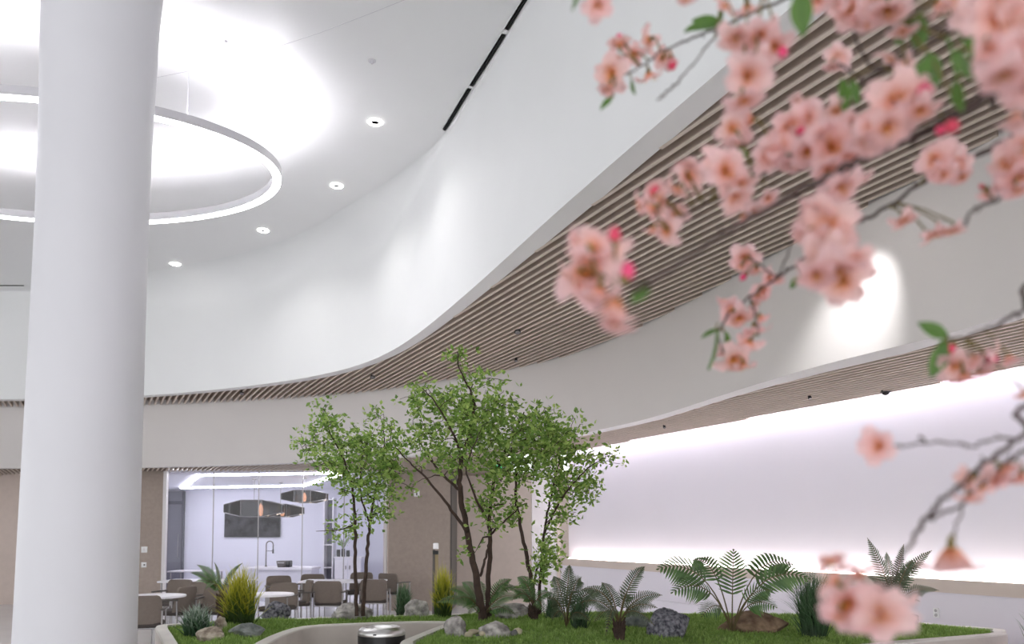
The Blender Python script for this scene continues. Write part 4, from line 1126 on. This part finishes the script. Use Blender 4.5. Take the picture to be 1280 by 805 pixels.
def cherry_branch(lines,blossoms,buds,leaves,label,zroot):
    """lines: list of [(px,py,depth,radius)...]; the first line runs to the trunk"""
    r=None; mb=MB(); nodes=[]
    for li,L in enumerate(lines):
        pts=[PY(x,y,d)-CTO for (x,y,d,_) in L]; rad=[q[3] for q in L]
        if li==0:
            e=trunk_pt(zroot); m_=(pts[0]+e)/2+V((0,0,.05)); pts=[e,m_]+pts; rad=[rad[0]*1.9,rad[0]*1.4]+rad
        S=smoothline(pts,6); RR=[]
        for i in range(len(rad)-1):
            for j in range(6): RR.append(rad[i]*(1-j/6)+rad[i+1]*j/6)
        RR.append(rad[-1])
        for i in range(1,len(S)-1): S[i]=S[i]+V((rc.uniform(-1,1),rc.uniform(-1,1),rc.uniform(-1,1)))*.0022; RR[i]*=rc.uniform(.92,1.12)
        mb.tube(S,RR,8); nodes+=S
        for i in range(4,len(S)-2,3):      # little spurs
            if rc.random()<.5:
                d=V((rc.uniform(-1,1),rc.uniform(-1,1),rc.uniform(-1,1))).normalized(); mb.tube([S[i],S[i]+d*RR[i]*3.2],[RR[i]*.8,RR[i]*.35],6)
    pend=[]
    for (x,y,dia,d,fc) in blossoms:
        c=PY(x,y,d)-CTO; sz=dia/F*d
        tocam=(V((0,0,H))-CTO-c).normalized()
        nr=min(nodes,key=lambda q:(q-c).length)
        away=(c-nr); away=away.normalized() if away.length>1e-4 else V((0,0,-1))
        rv=V((rc.uniform(-1,1),rc.uniform(-1,1),rc.uniform(-1,1))).normalized()
        ax=(tocam*(.9 if fc==1 else (-.1 if fc==0 else -.2))+away*(.35 if fc==1 else .7)+rv*.45+V((0,0,{2:-1.2,3:-5}.get(fc,-.15)))).normalized()
        pend.append(('blossom',rc.choice(BM) if fc!=3 else BM[3],c-ax*sz*.2,ax,sz*1.2,None))
        bp=c-ax*sz*.36; k1=nr.lerp(bp,.5)+V((0,0,.004)); mb.tube([nr,k1,bp],[.0016,.0012,.0015],6,mi=1)
    for (x,y,dia,d) in buds:
        c=PY(x,y,d)-CTO; sz=dia/F*d; nr=min(nodes,key=lambda q:(q-c).length); ax=(c-nr+V((rc.uniform(-1,1),rc.uniform(-1,1),rc.uniform(-1,1)))*.004).normalized()
        pend.append(('bud',BUD,c,ax,sz*1.25,None)); mb.tube([nr,c-ax*sz*.6],.0014,6,mi=1)
    for (x0,y0,x1,y1,d,dd) in leaves:
        a=PY(x0,y0,d)-CTO; b=PY(x1,y1,d+dd)-CTO; nr=min(nodes,key=lambda q:(q-a).length)
        mb.tube([nr,a.lerp(nr,.4)+V((0,0,.003)),a],.0013,5,mi=1)
        pend.append(('leaf',CL,a,(b-a).normalized(),(b-a).length,1))
    r=mb.build('branch',[M_cbark,M_calyx],CT,smooth=True,recalc=False); r['label']=label
    for (nm,me,c,ax,s,lf) in pend:
        o=bpy.data.objects.new(nm,me); COL.objects.link(o); o.parent=r; o.location=c
        if lf:
            tocam=(V((0,0,H))-CTO-c).normalized(); zz=(tocam*.7+V((rc.uniform(-1,1),rc.uniform(-1,1),rc.uniform(.2,1)))).normalized()
            X=ax.cross(zz).normalized(); Zz=X.cross(ax).normalized(); o.rotation_euler=Matrix((X,ax,Zz)).transposed().to_euler()
        else:
            q=ax.to_track_quat('Z','Y').to_matrix()@Matrix.Rotation(rc.uniform(0,6.28),3,'Z'); o.rotation_euler=q.to_euler()
        o.scale=(s,s,s)
# --- spray at the top
cherry_branch([[(1190,-60,1.15,.0045),(1060,-25,1.2,.0032),(1000,-8,1.22,.0026),(950,12,1.25,.0023),(905,33,1.28,.0021),(865,48,1.3,.0019),(825,66,1.3,.0016),(800,83,1.3,.0015),(770,97,1.3,.0014)],
   [(906,33,1.28,.0017),(885,58,1.28,.0015),(858,90,1.28,.0014),(836,113,1.28,.0018),(822,124,1.28,.0014)],
   [(1000,-8,1.1,.0022),(900,-22,1.1,.0019),(800,-22,1.12,.0017),(755,-14,1.12,.0014)]],
  [(762,92,46,1.3,1),(774,53,34,1.3,0),(770,75,34,1.32,2),(808,52,34,1.32,0),(828,72,26,1.33,0),(812,98,38,1.31,2),(838,80,20,1.3,0),(792,68,26,1.34,1),(748,6,38,1.05,1),(856,-2,26,1.05,2),
   (935,14,44,1.15,2),(922,48,48,1.0,0),(950,46,52,1.0,2),(968,60,44,1.0,0),(935,96,66,.95,1),(930,126,50,.95,2),(948,78,44,.98,2),(905,8,30,1.2,0),(760,110,30,1.3,2)],
  [(978,64,16,1.0),(840,78,14,1.3),(776,48,10,1.3)],
  [(902,32,866,22,1.27,0),(900,33,858,32,1.27,-.02),(903,30,900,-2,1.26,0),(1000,-10,1004,42,.95,0),(728,-8,712,12,1.1,0),(766,122,750,135,1.3,0),(790,100,792,118,1.3,0)],
  'thin uppermost branch with a cluster of blossoms at its tip',2.55)
# --- thick long branch
cherry_branch([[(1330,70,.86,.0085),(1270,98,.88,.0075),(1220,126,.90,.0066),(1160,162,.93,.0056),(1100,188,.95,.0048),(1050,212,.97,.0042),(1000,237,.98,.0038),(940,272,.96,.0034),(885,305,.92,.0030),(845,332,.89,.0027),(815,352,.87,.0024),(790,366,.86,.0018)],
   [(1055,210,.97,.0024),(1040,250,.97,.002),(1035,300,.96,.0017)],
   [(815,352,.87,.0018),(780,352,.85,.0014),(745,345,.84,.0012)]],
  [(732,340,82,.85,1),(742,306,52,.84,0),(716,348,52,.85,2),(768,386,66,.84,2),(770,402,50,.84,2),(748,370,60,.84,2),(764,312,44,.86,2),(735,322,48,.84,2),(722,300,32,.86,1),
   (1033,284,76,.92,1),(1025,262,58,.93,2),(1045,338,78,.88,2),(1052,352,64,.88,1),(1020,345,50,.88,2),(1070,330,50,.88,0),(1010,296,46,.93,2),(1050,300,46,.92,0),(1030,320,58,.90,2),(1052,236,50,.95,2),
   (1122,128,72,.90,1),(1092,150,56,.92,0),(1140,110,52,.9,0),(1085,176,52,.92,2),(1110,160,54,.90,2),(1150,140,46,.88,2),
   (1250,22,86,.72,1),(1275,70,78,.70,1),(1255,96,66,.70,2),(1272,122,56,.74,2),(1236,58,46,.72,0),(1276,30,70,.72,2),(1245,5,60,.72,0),(1270,150,44,.78,0),(1290,100,70,.72,1)],
  [(782,343,26,.85),(768,297,20,.85),(1157,115,22,.88),(1240,24,22,.74),(1190,158,22,.86),(1176,163,16,.88)],
  [(812,354,790,378,.87,0),(1200,60,1212,108,.84,-.02),(1165,75,1140,95,.9,0),(1195,100,1200,140,.86,0)],
  'thickest branch running from the upper right corner down to the big blurred blossom cluster',2.2)
# --- middle branch
cherry_branch([[(1340,-30,1.0,.006),(1250,5,1.02,.0045),(1180,40,1.05,.0038),(1140,63,1.06,.0034),(1082,100,1.08,.0030),(1040,142,1.1,.0027),(1003,187,1.1,.0024),(965,212,1.1,.0022),(938,228,1.1,.0020),(905,245,1.1,.0018),(868,262,1.1,.0017),(835,288,1.1,.0014)],
   [(1130,68,1.06,.0022),(1090,85,1.06,.002),(1060,30,1.06,.0016),(1020,5,1.06,.0014)],
   [(1082,100,1.08,.002),(1055,85,1.12,.0016),(1046,76,1.15,.0014)],
   [(1180,40,1.05,.0022),(1110,20,1.0,.0018),(1080,5,1.0,.0014)]],
  [(825,252,44,1.1,0),(812,262,36,1.1,2),(845,240,36,1.1,2),(862,220,42,1.12,1),(858,206,34,1.12,0),(832,288,40,1.1,1),(818,240,30,1.12,0),(798,256,30,1.1,2),(845,268,34,1.12,0),(815,290,30,1.1,2),
   (908,214,56,1.02,1),(918,246,52,1.02,2),(895,200,38,1.05,0),(942,262,32,1.12,2),(925,232,46,1.03,2),(960,248,30,1.1,1),(930,272,24,1.1,0),
   (915,160,40,1.1,1),(935,150,38,1.1,0),(920,178,38,1.1,2),(988,160,52,1.05,2),(975,180,48,1.05,0),(1008,150,50,1.05,0),(960,195,46,1.05,2),(992,205,42,1.05,2),
   (1042,184,66,1.0,1),(1025,170,52,1.0,0),(1064,160,48,1.0,2),(1058,202,50,1.0,2),(1075,188,44,1.0,0),(1035,212,50,1.0,2),(1010,190,44,1.02,2),(1045,140,34,1.05,0),(1000,130,34,1.06,2),
   (1047,72,36,1.15,1),(1040,84,26,1.15,2),(1062,12,50,1.0,1),(1080,28,46,1.0,2),(1045,-2,44,1.0,0),(1022,0,36,1.02,2),(1108,16,60,.95,2),(1128,38,36,.98,0),(1095,2,50,.96,0),(1112,74,34,1.05,0),(1130,82,30,1.05,2),(1198,-4,50,.95,1),(1175,8,36,.95,2),(1215,20,46,.92,0),(1070,225,36,1.02,0)],
  [(818,238,18,1.12),(1000,165,12,1.05),(1152,113,12,1.0)],
  [(1052,100,1058,138,1.05,-.01),(1062,100,1075,130,1.05,.01),(1130,55,1128,2,1.0,.02),(1150,60,1148,18,1.0,0),(1160,66,1170,110,.98,0),(1180,48,1205,92,.96,-.02),(1135,85,1162,82,1.0,0),(935,196,922,186,1.08,0),(1150,30,1120,40,1.0,0),(1190,20,1222,70,.94,0)],
  'middle branch thick with overlapping pale pink blossoms and green leaves',2.4)
# --- lower long branch
cherry_branch([[(1345,120,1.15,.006),(1275,166,1.18,.0045),(1218,195,1.2,.0038),(1158,226,1.22,.0032),(1102,263,1.25,.0028),(1058,285,1.28,.0026),(1015,316,1.3,.0024),(972,348,1.33,.0022),(937,371,1.35,.0019),(908,396,1.36,.0016),(898,420,1.36,.0013),(905,440,1.36,.0012)],
   [(972,348,1.33,.0017),(985,318,1.33,.0014),(990,300,1.33,.0011)],
   [(972,348,1.33,.0015),(955,335,1.34,.0012),(938,322,1.34,.0010)],
   [(937,371,1.35,.0013),(945,400,1.35,.001),(948,420,1.35,.001)]],
  [(932,322,36,1.35,1),(946,340,30,1.36,2),(925,335,24,1.36,0),(955,362,28,1.36,0),(948,372,26,1.36,2),(972,350,18,1.34,0),(962,348,22,1.35,1),
   (912,386,30,1.36,0),(925,400,40,1.37,1),(942,415,36,1.37,2),(935,430,34,1.37,0),(952,398,24,1.36,2),(918,452,44,1.36,1),(930,460,32,1.36,2),(908,440,26,1.37,2),(945,382,22,1.36,0),(905,378,22,1.36,2),
   (1168,200,46,1.1,1),(1194,206,40,1.12,2),(1182,188,36,1.1,0),(1203,222,30,1.12,2),(1178,218,34,1.1,2),(1130,276,36,1.15,2),(1176,290,42,1.12,2),(1164,294,30,1.12,0),(1192,288,30,1.12,2)],
  [(930,345,10,1.36),(1136,268,8,1.15)],
  [(895,412,893,462,1.35,0),(898,412,876,420,1.36,0),(905,415,915,462,1.37,0),(1000,345,988,360,1.3,0)],
  'lower branch crossing the wooden slats and ending in a small sharp cluster',2.1)
# --- right side sprays
cherry_branch([[(1345,170,1.0,.004),(1285,218,1.02,.003),(1262,241,1.03,.0027),(1240,252,1.04,.0024),(1219,260,1.04,.0022),(1204,282,1.05,.0016)]],
  [(1258,206,46,1.0,1),(1275,222,48,1.0,0),(1234,241,28,1.05,2),(1250,228,30,1.03,0),(1280,185,50,.98,1),(1272,238,36,1.0,2),(1285,160,40,.98,2)],
  [(1228,234,8,1.05)],[], 'short branch at the right edge below the thick branch',2.0)
cherry_branch([[(1345,350,1.05,.0035),(1280,386,1.08,.0026),(1248,405,1.1,.0022),(1212,420,1.1,.0018),(1184,424,1.1,.0014)]],
  [(1195,458,42,1.1,1),(1216,452,46,1.1,0),(1206,474,40,1.1,2),(1226,470,30,1.1,2),(1184,448,28,1.1,2),(1242,446,36,1.08,0),(1262,450,30,1.08,2),(1280,494,22,1.05,0),(1236,462,28,1.1,2)],
  [(1189,436,15,1.1),(1239,448,14,1.08)],
  [(1184,423,1150,402,1.1,0),(1182,430,1165,470,1.1,0),(1180,424,1172,446,1.1,0)],
  'small branch at the right edge carrying one peach pink cluster under the lower soffit',1.75)
# --- lower right spray
cherry_branch([[(1345,505,.88,.0038),(1285,541,.9,.0030),(1253,562,.9,.0028),(1222,586,.9,.0027),(1190,613,.9,.0026),(1172,632,.9,.0025),(1157,650,.9,.0026),(1140,676,.9,.0022),(1122,705,.88,.0018),(1108,735,.86,.0015),(1085,752,.85,.0013),(1055,752,.85,.0012)],
   [(1345,525,.92,.003),(1285,562,.92,.0024),(1245,586,.92,.002),(1205,628,.92,.0018),(1175,643,.91,.0016),(1165,650,.9,.0016)],
   [(1270,550,.9,.0018),(1240,548,.92,.0016),(1215,558,.93,.0015),(1195,554,.94,.0014),(1150,554,.95,.0014),(1120,559,.95,.0013),(1108,560,.95,.0013)],
   [(1155,553,.95,.0014),(1149,545,.95,.0016)],
   [(1205,628,.92,.0013),(1196,655,.92,.0011),(1193,672,.92,.0011)]],
  [(1098,558,54,.95,1),(1190,700,78,.9,3),(1225,608,50,.92,0),(1213,600,40,.93,2),(1258,588,48,.92,0),(1277,600,46,.92,2),(1240,598,36,.93,1),(1210,625,36,.92,2),
   (1038,722,54,.84,0),(1060,756,66,.84,1),(1100,768,82,.83,1),(1072,715,46,.85,0),(1050,772,46,.84,2),(1128,758,40,.85,2),(1085,745,46,.85,0),(1038,700,36,.85,0),(1082,782,46,.83,2)],
  [],[], 'thin branch at the lower right ending in large soft blossoms in front of the planter',1.6)
#@@PART4
# ------------------------------------------------------------------ light
w=bpy.data.worlds.new('world'); sc.world=w; w.use_nodes=True
bg=w.node_tree.nodes['Background']; bg.inputs[0].default_value=(.978,.985,1.0,1); bg.inputs[1].default_value=WORLD
vs=sc.view_settings; vs.view_transform='Standard'; vs.look='None'; vs.gamma=1; vs.use_curve_mapping=False; vs.exposure=EXPO
sc.cycles.use_denoising=True
sc.cycles.max_bounces=8; sc.cycles.transparent_max_bounces=16
